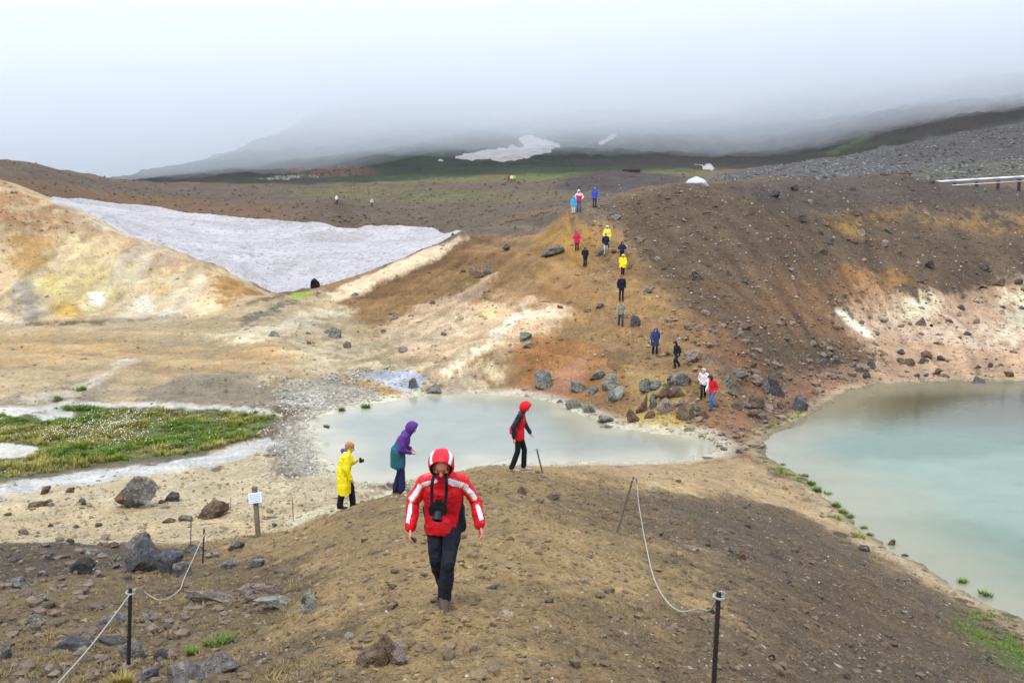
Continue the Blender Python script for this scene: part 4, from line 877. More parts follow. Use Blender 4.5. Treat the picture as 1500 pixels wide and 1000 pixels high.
def hand_caps(w, d, nrm, k=1.0, curl=.5, mi=0, side=1):
    """palm, four fingers and a thumb as tapered chains; d along the hand, nrm out of the palm, side: +1 thumb on the left of d x nrm"""
    d = d / np.linalg.norm(d); nrm = nrm - d * (nrm @ d); nrm /= np.linalg.norm(nrm); ac = np.cross(d, nrm) * side; out = []
    out.append((w, w + d * .075 * k, .026 * k, .034 * k, 1.0, .5, mi, ac))
    for i, ln in enumerate((.066, .078, .072, .056)):
        b0 = w + d * .085 * k + ac * (.027 - .018 * i) * k; dd = d + ac * (.10 - .07 * i); dd /= np.linalg.norm(dd); p = b0
        for j, fr in enumerate((.42, .32, .26)):
            dd = dd * math.cos(curl * (.35 + .3 * j)) + nrm * math.sin(curl * (.35 + .3 * j)); dd /= np.linalg.norm(dd); q_ = p + dd * ln * fr * k
            out.append((p, q_, (.0090 - .0008 * j) * k, (.0084 - .0010 * j) * k, 1, 1, mi, ac)); p = q_
    p = w + d * .022 * k + ac * .022 * k; dd = d * .7 + ac * .62 + nrm * .3
    for j, ln in enumerate((.040, .030, .024)):
        dd = dd / np.linalg.norm(dd); q_ = p + dd * ln * k; out.append((p, q_, (.0125 - .0014 * j) * k, (.0112 - .0014 * j) * k, 1, 1, mi, ac)); p = q_; dd = dd + d * .35
    return out
def head_caps(h, f, up, mi=0, lip=0, eye=None):
    """skull, jaw, nose, brows, ears and eyes round the centre h; f: facing, up: crown"""
    f = f / np.linalg.norm(f); up = up - f * (up @ f); up /= np.linalg.norm(up); r = np.cross(f, up); c = []
    c.append((h + up * .025 - f * .02, h + up * .030 + f * .02, .086, .082, .92, 1.08, mi, r))
    c.append((h - up * .03 + f * .015, h - up * .085 + f * .055, .062, .034, 1.0, .9, mi, r))
    c.append((h + up * .012 + f * .092, h - up * .030 + f * .112, .009, .017, 1, 1, mi, r))
    c.append((h + up * .036 + f * .080 - r * .035, h + up * .036 + f * .080 + r * .035, .013, .013, 1, 1, mi, up))
    c.append((h - up * .060 + f * .083 - r * .018, h - up * .060 + f * .083 + r * .018, .009, .009, 1, 1, lip, up))
    for s in (-1, 1):
        c.append((h + r * s * .086 + up * .01, h + r * s * .088 - up * .03, .018, .012, .5, 1, mi, r)); c.append((h + f * .068 + r * s * .045 - up * .02, h + f * .06 + r * s * .045 - up * .04, .022, .018, 1, 1, mi, r))
    return c
def hood_mesh(parent, h, f, up, mats, size=1.0, open_a=62, pick=None, peak=.02, seg=36, rings=22, name='hood'):
    """shell of cloth round the head, open towards f, with thickness"""
    f = f / np.linalg.norm(f); up = up - f * (up @ f); up /= np.linalg.norm(up); r = np.cross(f, up); V = []; Fc = []; mi = []
    for lay, (ra, sg) in enumerate(((1.0, 1), (.93, -1))):
        for i in range(rings + 1):
            a = math.radians(180 - (180 - open_a) * i / rings)
            for k in range(seg):
                b_ = 2 * math.pi * k / seg; x = math.sin(a) * math.cos(b_) * .128; z = math.sin(a) * math.sin(b_) * .150; y = math.cos(a) * .145
                if z < 0: z *= 1.15
                if i > rings * .7 and math.sin(b_) > 0: y += peak * (i / rings - .7) / .3 * math.sin(b_)
                w_ = 1 + .03 * math.sin(b_ * 5 + i * .5) ; V.append(h + (r * x + up * (z + .01) + f * (y - .005)) * size * ra * w_)
    L_ = (rings + 1) * seg
    for lay in (0, 1):
        for i in range(rings):
            for k in range(seg):
                a, b_ = lay * L_ + i * seg + k, lay * L_ + i * seg + (k + 1) % seg; q_ = (a, b_, b_ + seg, a + seg); Fc.append(q_ if lay == 0 else q_[::-1]); mi.append(pick(i / rings, 2 * math.pi * (k + .5) / seg) if pick and lay == 0 else 0)
    for k in range(seg):
        a, b_ = rings * seg + k, rings * seg + (k + 1) % seg; Fc.append((a, b_, b_ + L_, a + L_)); mi.append(0)
    o = mesh_obj(name, V, Fc, mats, parent)
    o.data.polygons.foreach_set('material_index', np.array(mi, np.int32)); return o
def shoe(parent, ank, toe_dir, m, k=1.0, sole=None):
    d = np.array([toe_dir[0], toe_dir[1], 0.0]); tz = toe_dir[2] if len(toe_dir) > 2 else 0; d /= np.linalg.norm(d); d[2] = tz
    a = np.array(ank, float); heel = a - d * .035 * k + v3(0, 0, -.045 * k); toe = a + d * .165 * k + v3(0, 0, -.055 * k)
    return fused('shoe', [(heel, toe, .040 * k, .034 * k, 1.1, .95, 0), (a + v3(0, 0, .03), a + d * .05 * k + v3(0, 0, -.03 * k), .048 * k, .045 * k, 1, 1, 0)], .011 * k, [m], parent, smooth=2)
STAND = dict(pel=(0, 0, .90), chest=(0, .03, 1.26), neck=(0, .05, 1.45), head=(0, .07, 1.60), shR=(.19, .02, 1.39), elR=(.25, -.02, 1.11), wrR=(.25, .10, .88), shL=(-.19, .02, 1.39), elL=(-.25, -.02, 1.11), wrL=(-.25, .10, .88),
             hiR=(.09, 0, .88), knR=(.10, .05, .48), anR=(.10, -.02, .09), hiL=(-.09, 0, .88), knL=(-.10, .05, .48), anL=(-.10, -.02, .09), look=(0, 1, -.15))
def joints(**k):
    j = {a: v3(*b_) for a, b_ in STAND.items()}
    for a, b_ in k.items(): j[a] = v3(*b_)
    return j
def walk(a=.16, arm=.12, lean=.04, drop=0):
    return dict(pel=(0, 0, .88), chest=(0, lean, 1.24), neck=(0, lean * 1.6, 1.43), head=(0, lean * 2.2 + .03, 1.57), shR=(.19, lean, 1.37), shL=(-.19, lean, 1.37), elR=(.25, -arm, 1.10), wrR=(.25, -arm + .08, .87), elL=(-.25, arm, 1.10), wrL=(-.24, arm + .14, .90),
                knR=(.09, a + .05, .49), anR=(.09, a * .9, .09), knL=(-.09, -.02, .47), anL=(-.09, -a * 1.3, .12))
def person(loc, rz, label, J, top, legs, shoes=(40, 36, 34), k=1.0, kind='jacket', hood=None, hair=None, voxel=.016, skin=None, detail=False, group='hikers on the slope', toppick=None, topmats=None, hem=0, folds=.006, hoodpick=None, hoodmats=None, wide=1.0, gloves=False, curl=.5, cap=None, sl=1.0):
    J = {a: b_ * (k if a != 'look' else 1) for a, b_ in J.items()}; sk = skin or SKIN
    t = empty('person', loc, rz); tag(t, label, 'person', group)
    up_h = J['head'] - J['neck']; up_h = up_h / np.linalg.norm(up_h) + v3(0, 0, .5); f = J['look'] / np.linalg.norm(J['look'])
    hc = J['head'] + f * .01; X_ = v3(1, 0, 0)
    hp = []
    for s, sd_ in (('R', 1), ('L', -1)):
        dvec = J['wr' + s] - J['el' + s]; dvec = dvec / np.linalg.norm(dvec); inner = v3(-sd_, .15, 0)
        if detail: hp += hand_caps(J['wr' + s], dvec + v3(0, .1, 0), inner, k, curl, 0, 1)
        else: hp += [(J['wr' + s], J['wr' + s] + dvec * .08 * k, .030 * k, .034 * k, 1, .6, 0, v3(0, 1, 0)), (J['wr' + s] + dvec * .09 * k, J['wr' + s] + dvec * .15 * k + inner * .02, .024 * k, .012 * k, 1, .6, 0, v3(0, 1, 0)), (J['wr' + s] + dvec * .04 * k, J['wr' + s] + dvec * .09 * k + v3(0, .04, 0), .013 * k, .010 * k, 1, 1, 0)]
    bd = head_caps(hc, f, up_h, 0, 1 if detail else 0) + hp
    bd += [(J['neck'] - v3(0, 0, .03), hc - up_h * .03, .055, .052, 1, 1, 0), (J['pel'], J['chest'], .12, .13, 1.15, .72, 0, X_), (J['chest'], J['neck'], .12, .06, 1.15, .7, 0, X_)]
    for s in 'RL':
        bd += [(J['sh' + s], J['el' + s], .045, .038, 1, 1, 0), (J['el' + s], J['wr' + s], .038, .026, 1, 1, 0), (J['hi' + s], J['kn' + s], .075, .050, 1, 1, 0), (J['kn' + s], J['an' + s], .048, .034, 1, 1, 0), (lerp(J['neck'], J['sh' + s], .1), J['sh' + s], .05, .05, 1, 1, 0)]
    bd = [(c[0], c[1], c[2] * (k if c[2] > .05 else 1), *c[3:]) for c in bd]
    fused('body', bd, .005 if detail else max(voxel, .014), [sk, LIP], t, smooth=1)
    if detail:
        r_ = np.cross(f, up_h); r_ /= np.linalg.norm(r_); u_ = np.cross(r_, f)
        for s in (-1, 1):
            v_, f_ = ico(2); e = mesh_obj('eye', v_ * .011 + (hc + f * .083 + r_ * s * .031 + u_ * .012), f_, [EYE], t)
    # trousers
    tm = fabric(legs); W = wide
    tr = [(J['pel'] + v3(0, 0, .02), J['pel'] - v3(0, 0, .04), .135 * W, .14 * W, 1.15, .85, 0, X_)]
    for s in 'RL': tr += [(J['hi' + s], J['kn' + s], .098 * W ** .5, .072, 1, 1, 0), (J['kn' + s], J['an' + s] + v3(0, 0, .015), .068, .068, 1, 1.05, 0)]
    fused('trousers', tr, voxel, [tm], t, folds=folds, seed=3)
    shm = fabric(shoes, .6)
    for s in 'RL':
        dd = J['kn' + s] - J['an' + s]; shoe(t, J['an' + s] + (v3(0, .03, 0) if detail else 0), (0.12 if s == 'R' else -.12, 1, -.0 if J['an' + s][2] < .11 else -.45), shm, k * (1.2 if detail else 1))
    # top
    Wt_ = wide; c = []; zm = J['pel'][2] - (.10 + hem if kind == 'jacket' else .27 + hem)
    if kind == 'jacket':
        c += [(J['pel'] - v3(0, 0, .06 + hem), J['pel'] + v3(0, .0, .10), .160 * Wt_, .155 * Wt_, 1.34, 1.0, 0, X_), (J['pel'] + v3(0, 0, .08), J['chest'], .155 * Wt_, .165 * Wt_, 1.24, .86, 0, X_), (J['chest'], J['neck'] - v3(0, 0, .03), .160 * Wt_, .085, 1.2, .85, 0, X_)]
        for s in 'RL': c += [(lerp(J['neck'], J['sh' + s], .25) - v3(0, 0, .02), J['sh' + s], .078 * sl, .082 * sl, 1, 1, 1), (J['sh' + s], J['el' + s], .080 * sl, .068 * sl, 1, 1, 1), (J['el' + s], J['wr' + s] - (J['wr' + s] - J['el' + s]) * .06, .068 * sl, .050, 1, 1, 1)]
    else:     # poncho or long raincoat: one wide bell of cloth with the forearms coming out
        bz = J['pel'] - v3(0, 0, .25 + hem); bw = .19 if kind == 'coat' else .25
        c += [(bz, J['pel'] + v3(0, 0, .1), bw * Wt_, bw * .93 * Wt_, 1.12, .85, 0, X_), (J['pel'], J['chest'], bw * .9 * Wt_, .19 * Wt_, 1.15, .85, 0, X_), (J['chest'], J['neck'] - v3(0, 0, .02), .19 * Wt_, .085, 1.25, .85, 0, X_)]
        for s in 'RL': c += [(lerp(J['neck'], J['sh' + s], .3), J['sh' + s], .085, .095, 1, 1, 1), (J['sh' + s], J['el' + s], .092, .095 if kind == 'poncho' else .08, 1, 1, 1), (J['el' + s], J['wr' + s], .085 if kind == 'poncho' else .075, .06, 1, 1, 1)]
    c += [(J['neck'] - v3(0, 0, .03), lerp(J['neck'], hc, .45), .082, .078, 1, 1, 0)]
    fused({'jacket': 'jacket', 'coat': 'raincoat', 'poncho': 'poncho'}[kind], c, voxel, topmats or [fabric(top)] * 2, t, pick=(lambda *a: toppick(J, *a)) if toppick else None, folds=folds * 1.2, seed=7, zmin=zm)
    if gloves:
        for s, sd_ in (('R', 1), ('L', -1)):
            dvec = J['wr' + s] - J['el' + s]; dvec /= np.linalg.norm(dvec); fused('glove', [(J['wr' + s] - dvec * .02, J['wr' + s] + dvec * .08 * k, .042, .046, 1, .7, 0, v3(0, 1, 0)), (J['wr' + s] + dvec * .09, J['wr' + s] + dvec * .155, .032, .018, 1, .7, 0, v3(0, 1, 0)), (J['wr' + s] + dvec * .03, J['wr' + s] + dvec * .09 + v3(0, .05, 0), .018, .014, 1, 1, 0)], .01, [fabric((24, 24, 28))], t)
    if hood is not None: hood_mesh(t, hc, f, up_h, hoodmats or [fabric(hood)], 1.0 * k ** .5, pick=hoodpick)
    if hair is not None:
        u_ = up_h / np.linalg.norm(up_h); r_ = np.cross(f, u_)
        hcps = [(hc + u_ * .045 - f * .025, hc + u_ * .045 + f * .015, .095, .086, 1, 1, 0), (hc - f * .05 + u_ * .02, hc - f * .05 - u_ * .07, .086, .06, 1.05, .8, 0, r_)]
        if hood is not None: hcps = [(hc + u_ * .06 + f * .03 - r_ * .04, hc + u_ * .055 + f * .055 + r_ * .04, .040, .040, 1, 1, 0), (hc + u_ * .03 + f * .06 + r_ * .065, hc - u_ * .03 + f * .05 + r_ * .07, .022, .016, 1, 1, 0), (hc + u_ * .03 + f * .06 - r_ * .065, hc - u_ * .03 + f * .05 - r_ * .07, .022, .016, 1, 1, 0)]
        fused('hair', hcps, .008 if detail else .014, [plain('hair_%d' % hair[0], hair, .7, .8, 120, .25, 60)], t, folds=.005, fscale=40, smooth=1)
    if cap is not None:
        u_ = up_h / np.linalg.norm(up_h); fused('cap', [(hc + u_ * .055 - f * .02, hc + u_ * .055 + f * .02, .100, .096, 1, 1, 0)], .014, [fabric(cap)], t)
    return t, J, hc, f, up_h
def at_px(px, py, dmin=0):
    p = G(px, py, dmin); return Vector((p.x, p.y, float(ground_z(p.x, p.y)) - .01))
RED = (206, 26, 40); NAVY = (26, 28, 44); WHITE = (226, 226, 230); BLK = (22, 22, 28)

# --- the woman in red walking up to the camera
def arm_t(P, a, b_):
    ab = b_ - a; t_ = np.clip(((P - a) @ ab) / (ab @ ab), 0, 1); return t_, P - a - t_[:, None] * ab
def red_pick(J, P, mi, ci, tt):
    out = np.zeros(len(P), int)
    side = ((P[:, 0] < -.150 - .25 * np.maximum(0, P[:, 2] - .98)) | (P[:, 0] > .20)) & (ci < 3) & (P[:, 2] < 1.16); out[side & (P[:, 1] < .045 + .06 * (P[:, 0] < 0))] = 2
    for s, sg in (('R', 1), ('L', -1)):
        # a stripe from the collar over the shoulder and down the front of the sleeve
        A_ = lerp(J['neck'], J['sh' + s], .40) + v3(0, .10, -.02); B_ = lerp(J['sh' + s], J['el' + s], .25) + v3(sg * .01, .075, .01); C_ = lerp(J['sh' + s], J['el' + s], .75) + v3(sg * .04, .06, 0); E_ = lerp(J['el' + s], J['wr' + s], .75) + v3(sg * .03, .05, 0)
        for a, b_, w in ((A_, B_, .034), (B_, C_, .027), (C_, E_, .024)):
            t_, q_ = arm_t(P, a, b_); d = np.linalg.norm(q_, axis=1); m = (d < w) & (P[:, 1] > a[1] - .12) & ((ci >= 3) | (np.abs(P[:, 0]) < .2)); out[m & (out != 2)] = 1
        t_, q_ = arm_t(P, B_, C_); m = (np.linalg.norm(q_, axis=1) < .042) & (np.linalg.norm(q_, axis=1) > .027) & (q_[:, 0] * sg < 0) & (ci >= 3); out[m] = 3
        out[(ci >= 3) & (np.linalg.norm(P - J['wr' + s], axis=1) < .075)] = 0
    return out
wl_loc = at_px(652, 884)
JR = joints(pel=(0, -.03, .92), chest=(0, .10, 1.24), neck=(0, .19, 1.44), head=(0, .27, 1.57), shR=(.19, .12, 1.35), shL=(-.19, .12, 1.35), elR=(.31, .05, 1.11), wrR=(.32, .17, .88), elL=(-.32, .05, 1.12), wrL=(-.37, .14, .90),
            hiR=(.095, -.03, .90), knR=(.08, .02, .48), anR=(.03, -.26, .13), hiL=(-.095, -.03, .90), knL=(-.05, .19, .52), anL=(0, .12, .09), look=(0, .80, -.60))
hood_p = lambda i, b_: 1 if (abs(math.sin(b_) - .66) < .10 and i > .35) else 0
t, J, hc, f, uh = person(wl_loc, math.pi, 'woman in red and white hooded jacket walking uphill, head bowed, camera on her chest', JR, RED, (26, 28, 40), shoes=(78, 62, 54), hem=.05, kind='jacket', hood=RED, hair=(120, 80, 50), voxel=.0085, skin=SKIN_R, detail=True,
    group='people on the near ridge', toppick=red_pick, topmats=[fabric(RED, .5), fabric(WHITE, .5), fabric(NAVY), fabric((226, 140, 70))], hoodpick=hood_p, hoodmats=[fabric(RED, .5), fabric(WHITE, .5)], folds=.012, wide=1.0, curl=.7, sl=.84)
def world_of(t, p): return t.matrix_world @ Vector(p) if False else (Matrix.Translation(t.location) @ Matrix.Rotation(t.rotation_euler.z, 4, 'Z')) @ Vector(p)
def box_bm(bm, c, s, bev=.01):
    r = bmesh.ops.create_cube(bm, size=1.0, matrix=Matrix.Translation(c) @ Matrix.Diagonal((*s, 1)))
    bmesh.ops.bevel(bm, geom=list({e for v in r['verts'] for e in v.link_edges}), offset=bev, segments=2, affect='EDGES')
def bm_obj(name, bm, mat, parent=None, smooth=False):
    me = bpy.data.meshes.new(name); bm.to_mesh(me); bm.free()
    if smooth: me.shade_smooth()
    me.materials.append(mat); o = bpy.data.objects.new(name, me); col.objects.link(o)
    if parent: o.parent = parent
    return o
def cyl_bm(bm, p0, p1, r0, r1, seg=16):
    p0, p1 = Vector(p0), Vector(p1); d = p1 - p0
    m = Matrix.Translation((p0 + p1) / 2) @ d.to_track_quat('Z', 'Y').to_matrix().to_4x4()
    bmesh.ops.create_cone(bm, cap_ends=True, segments=seg, radius1=r0, radius2=r1, depth=d.length, matrix=m)
CAMBLK = plain('camera_black', (20, 20, 22), .45, .2, 80)
def make_camera(loc, rz, k, label, lens=(0, 1, 0), strap=None):
    c = empty('camera', loc, rz); tag(c, label, 'camera')
    bm = bmesh.new(); box_bm(bm, (0, 0, 0), (.145 * k, .07 * k, .095 * k), .012 * k); box_bm(bm, (0, 0, .06 * k), (.06 * k, .06 * k, .045 * k), .010 * k); box_bm(bm, (.062 * k, .025 * k, -.005), (.035 * k, .06 * k, .09 * k), .012 * k); bm_obj('camera_body', bm, CAMBLK, c)
    L_ = Vector(lens).normalized(); bm = bmesh.new(); cyl_bm(bm, L_ * .03 * k, L_ * .08 * k, .042 * k, .042 * k, 24); cyl_bm(bm, L_ * .078 * k, L_ * .10 * k, .044 * k, .046 * k, 24); ln = bm_obj('lens', bm, CAMBLK, c)
    bm = bmesh.new(); cyl_bm(bm, L_ * .1005 * k, L_ * .102 * k, .038 * k, .038 * k, 24); bm_obj('lens_glass', bm, plain('lens_glass', (10, 12, 20), .05, spec=.8), ln)
    if strap:
        V, Fc = [], []
        for s, path in strap:
            pth_ = [Vector(p) for p in path]
            for i, p in enumerate(pth_):
                V += [p + Vector((-.016, .0, 0)), p + Vector((.016, .0, 0)), p + Vector((.016, .004, 0)), p + Vector((-.016, .004, 0))]
                if i: a = len(V) - 8; Fc += [(a + q_, a + (q_ + 1) % 4, a + 4 + (q_ + 1) % 4, a + 4 + q_) for q_ in range(4)]
        mesh_obj('strap', V, Fc, [fabric(BLK)], c, smooth=False)
    return c
cl_ = v3(.03, .33, 1.13)
cw = world_of(t, cl_)
def sp_path(s):
    # from the camera up over the chest to the collar
    P_ = [(s * .065, -.02, .05), (s * .068, -.025, .10), (s * .07, -.02, .16), (s * .072, .0, .22), (s * .068, .005, .28), (s * .055, -.02, .33), (s * .045, -.07, .37)]
    return [(x - .02 * i / 6, y, z) for i, (x, y, z) in enumerate(P_)]
make_camera(cw, math.pi, 1.15, "black camera hanging by its strap on the red jacket of the nearest woman", lens=(.1, .55, -.75), strap=[(1, sp_path(1)), (-1, sp_path(-1))])
lc = world_of(t, J['wrR'] + v3(-.03, .07, -.10)); bm = bmesh.new(); cyl_bm(bm, (0, -.006, 0), (0, .006, 0), .034, .034, 24); o = bm_obj('lens_cap', bm, plain('cap_grey', (70, 74, 84), .4), None, False); o.location = lc; o.rotation_euler = (.3, .4, 0); tag(o, 'dark round lens cap held in the right hand of the nearest woman', 'lens cap')

# --- three people along the edge of the near ridge
def purple_pick(J, P, mi, ci, tt):
    out = np.zeros(len(P), int); body = ci < 3; out[body & (P[:, 2] < 1.24) & (P[:, 1] < .10)] = 2; return out
PUR = (82, 44, 118); TEAL = (30, 88, 100)
J2 = joints(pel=(0, -.03, .89), chest=(0, .10, 1.22), neck=(0, .20, 1.40), head=(0, .28, 1.51), shR=(.19, .12, 1.34), shL=(-.19, .12, 1.34), elR=(.23, .04, 1.08), wrR=(.16, .25, .99), elL=(-.23, .04, 1.08), wrL=(-.14, .24, 1.0),
            knR=(.09, .05, .49), anR=(.09, .05, .09), knL=(-.08, .0, .49), anL=(-.08, -.10, .09), look=(0, .85, -.5))
person(at_px(586, 723), -math.pi / 2 + .1, 'person in purple and teal hooded parka and navy trousers, standing beside the hot pool', J2, PUR, (30, 36, 72), shoes=(46, 42, 44), kind='jacket', hood=PUR, voxel=.012, detail=False, group='people on the near ridge', toppick=purple_pick,
       topmats=[fabric(PUR), fabric(PUR), fabric(TEAL)], hem=.16, folds=.007, wide=1.08, k=1.02)
J3 = joints(pel=(0, -.02, .86), chest=(0, .05, 1.20), neck=(0, .08, 1.38), head=(0, .13, 1.51), shR=(.18, .04, 1.32), shL=(-.18, .04, 1.32), elR=(.22, .05, 1.03), wrR=(.20, .15, .80), elL=(-.21, .08, 1.05), wrL=(-.10, .25, 1.14),
            knR=(.08, -.06, .46), anR=(.08, -.13, .10), knL=(-.07, .16, .48), anL=(-.07, .17, .09), look=(0, .95, -.25))
YEL = (236, 216, 20)
t3, J3_, hc3, f3, u3 = person(at_px(506, 744), -math.pi / 2 + .15, 'blond person in long bright yellow raincoat and black trousers holding up a small camera', J3, YEL, BLK, shoes=(34, 28, 26), kind='coat', hair=(170, 120, 78), voxel=.012, group='people on the near ridge', hem=.19, folds=.010, k=.97, topmats=[fabric(YEL, .35, .5)] * 2)
fused('scarf', [(J3_['neck'] + v3(-.05, -.03, .02), J3_['neck'] + v3(.05, -.03, .02), .075, .075, 1, .9, 0), (J3_['neck'] + v3(0, -.10, .05), J3_['neck'] + v3(0, -.07, -.05), .06, .05, 1.2, .8, 0)], .012, [fabric((70, 64, 130))], t3, folds=.01)
make_camera(world_of(t3, J3_['wrL'] + v3(.03, .13, .02)), -math.pi / 2 + .15, .85, 'small black camera held in front of the person in the yellow raincoat')
def rb_pick(J, P, mi, ci, tt):
    out = np.zeros(len(P), int); out[ci >= 3] = 1; out[(ci == 8 + 1)] = 0; return out
J4 = joints(pel=(0, 0, .90), chest=(0, .04, 1.25), neck=(0, .08, 1.43), head=(0, .15, 1.55), shR=(.19, .03, 1.37), shL=(-.19, .05, 1.37), elR=(.24, -.12, 1.12), wrR=(.22, -.11, .86), elL=(-.24, .12, 1.12), wrL=(-.22, .26, .88),
            knR=(.08, -.03, .48), anR=(.08, -.16, .09), knL=(-.08, .13, .50), anL=(-.08, .11, .08), look=(0, .8, -.6))
t4, J4_, *_ = person(at_px(760, 689), -math.pi / 2 - .05, 'person in red hooded jacket with black sleeves walking along the ridge edge, head down', J4, (196, 20, 34), (20, 20, 24), shoes=(150, 146, 148), kind='jacket', hood=(196, 20, 34), voxel=.012, group='people on the near ridge', toppick=rb_pick,
    topmats=[fabric((196, 20, 34), .55), fabric((30, 34, 48), .55)], folds=.006, k=1.10, wide=.95, hem=.04)
fused('bag', [(J4_['pel'] + v3(-.17, .06, .08), J4_['pel'] + v3(-.17, .06, -.10), .055, .07, 1, .6, 0)], .012, [fabric((206, 150, 70))], t4); fused('pocket', [(J4_['elR'] + v3(0, -.05, -.02), J4_['elR'] + v3(0, -.05, -.14), .05, .05, .8, 1, 0)], .012, [fabric((190, 40, 90))], t4)

# --- the hikers coming down the hill, nearest first
def far_p(px, py, hpx, label, J, top, legs, dmin=0, **k):
    R_ = random.Random(int(px * 7 + py)); J = dict(J)
    if 'knR' not in J or True:
        a_ = R_.uniform(.11, .25) * R_.choice((-1, 1)); b_ = R_.uniform(.03, .16) * (-1 if a_ > 0 else 1)
        if 'anR' in J: J.update(knR=(.09, max(a_, -.02) + .05, .49), anR=(.09, a_ * .9, .09 if a_ > 0 else .12), knL=(-.09, max(-a_, -.02) + .05, .49), anL=(-.09, -a_ * .9, .12 if a_ > 0 else .09), elR=(.25, b_, 1.10), wrR=(.25 - R_.uniform(0, .08), b_ + R_.uniform(.05, .2), .88 + R_.uniform(0, .14)), elL=(-.25, -b_, 1.10), wrL=(-.25 + R_.uniform(0, .08), -b_ + R_.uniform(.05, .2), .88 + R_.uniform(0, .14)))
        J['look'] = (R_.uniform(-.5, .5), 1, -R_.uniform(.1, .7)); hx = R_.uniform(-.03, .03); h0 = J.get('head', STAND['head']); J['head'] = (hx, h0[1] + R_.uniform(0, .04), h0[2] - R_.uniform(0, .03))
    loc = at_px(px, py, dmin); D = loc.y; H = hpx * D / 1400 / 1.0; kk = float(np.clip(H / 1.72, .45, 1.15)); k.setdefault('rz', math.pi); rz = k.pop('rz')
    return person(loc, rz, label, joints(**J), top, legs, k=kk, voxel=.024 if D > 70 else .02, **k)
W1 = walk(); W2 = walk(.10, .08, .02); S1 = {}; AK = dict(elR=(.34, .02, 1.16), wrR=(.22, .16, 1.02), elL=(-.34, .02, 1.16), wrL=(-.22, .16, 1.02))
def vest_pick(J, P, mi, ci, tt):
    out = np.zeros(len(P), int); out[(ci < 3) & (P[:, 2] > 1.2 * J['chest'][2] / 1.26)] = 1; return out
far_p(1030, 583, 46, 'hiker in white and red checked jacket with white hood, black trousers, beside the blue-jeaned one', W2, (216, 206, 204), BLK, hood=(196, 190, 180), topmats=[fabric((206, 176, 172)), fabric((226, 222, 220))], toppick=lambda J, P, mi, ci, tt: ((np.floor(P[:, 2] * 11) + np.floor(P[:, 0] * 11)) % 2).astype(int) * 1, rz=math.pi - .2)
far_p(1043, 599, 54, 'hiker in red and white jacket and blue jeans stepping down past the boulders', walk(.14, .05, .06), (200, 30, 50), (60, 96, 160), hood=(50, 40, 46), topmats=[fabric((200, 30, 50)), fabric((236, 226, 230))], toppick=lambda J, P, mi, ci, tt: ((ci >= 3) & (P[:, 0] > 0)).astype(int), rz=math.pi - 1.0, shoes=(40, 60, 110))
far_p(992, 538, 40, 'hiker all in black with raised hood, walking between the boulders', walk(.12, .05, .05), (26, 28, 38), (24, 26, 36), hood=(24, 26, 34), rz=math.pi - 1.1)
far_p(959, 519, 41, 'hiker in dark blue rain poncho with pointed hood', W1, (44, 58, 100), (26, 26, 34), kind='poncho', hood=(44, 58, 100), hem=.05)
far_p(909, 478, 39, 'hiker in grey sweatshirt and dark trousers, just below the one in black jacket', W2, (132, 132, 116), (50, 52, 62), hair=(150, 90, 80))
far_p(910, 441, 22 * 1.75, 'hiker in open black jacket with reddish cap, just above the grey sweatshirt', S1, (24, 28, 40), (26, 28, 38), cap=(150, 50, 50), topmats=[fabric((24, 28, 40))] * 2)
far_p(912, 403, 31, 'hiker in bright yellow poncho, the lower of the two yellow ones', W2, (232, 216, 30), BLK, kind='poncho', hood=(238, 230, 120), hem=-.02)
far_p(857, 391, 30, 'hiker in black clothes walking left of the lower yellow poncho', W1, (24, 28, 42), (26, 28, 36), hair=(40, 36, 34))
far_p(845, 367, 28, 'hiker in crimson pink rain jacket on the ochre slope', AK, (196, 30, 80), (40, 34, 40), kind='jacket', hood=(180, 30, 70), hem=.12, wide=1.15)
far_p(887, 374, 33, 'hiker in navy jacket and pale trousers in front of the upper yellow poncho', W2, (30, 34, 56), (166, 162, 156), hair=(50, 44, 44))
far_p(889, 363, 32, 'hiker in pale yellow poncho behind the navy jacket, the upper of two', S1, (228, 216, 84), BLK, kind='poncho', hood=(234, 226, 120), hem=.05, wide=1.15)
far_p(911, 382, 28, 'hiker in dark blue jacket half hidden behind the lower yellow poncho', AK, (28, 36, 74), BLK, hood=(28, 34, 60))
far_p(871, 304, 29, 'hiker in cobalt blue raincoat standing alone at the top of the hill', S1, (62, 84, 176), (44, 44, 60), hood=(84, 100, 176), kind='coat', hem=-.12)
far_p(848, 310, 33, 'hiker in red and white jacket and blue jeans at the hilltop, hands on hips', AK, (196, 40, 80), (58, 92, 150), hood=(236, 230, 232), topmats=[fabric((196, 40, 80)), fabric((232, 196, 210))], toppick=lambda J, P, mi, ci, tt: ((ci >= 3) | (P[:, 2] > J['chest'][2])).astype(int))
far_p(840, 313, 25, 'child in light blue rain jacket and white trousers at the hilltop', S1, (64, 164, 206), (206, 206, 216), hood=(64, 164, 206), hem=.08)
far_p(493, 299, 14, 'distant walker in white jacket on the brown plain', W1, (222, 226, 230), (46, 44, 50), dmin=130, rz=-1.2, hair=(60, 50, 44), group='walkers on the far plain')
far_p(545, 303, 13, 'distant walker in pale grey jacket and dark trousers on the brown plain', S1, (190, 184, 190), (66, 60, 70), dmin=130, hair=(60, 50, 44), group='walkers on the far plain')
far_p(745, 267, 11, 'tiny distant walker in a red jacket at the edge of the green slope', S1, (190, 40, 40), (60, 54, 60), dmin=180, hair=(60, 50, 44), group='walkers on the far plain')
far_p(749.5, 267, 11, 'tiny distant walker in a white jacket next to the red one', S1, (230, 226, 216), (60, 64, 60), dmin=180, hair=(80, 60, 44), group='walkers on the far plain')
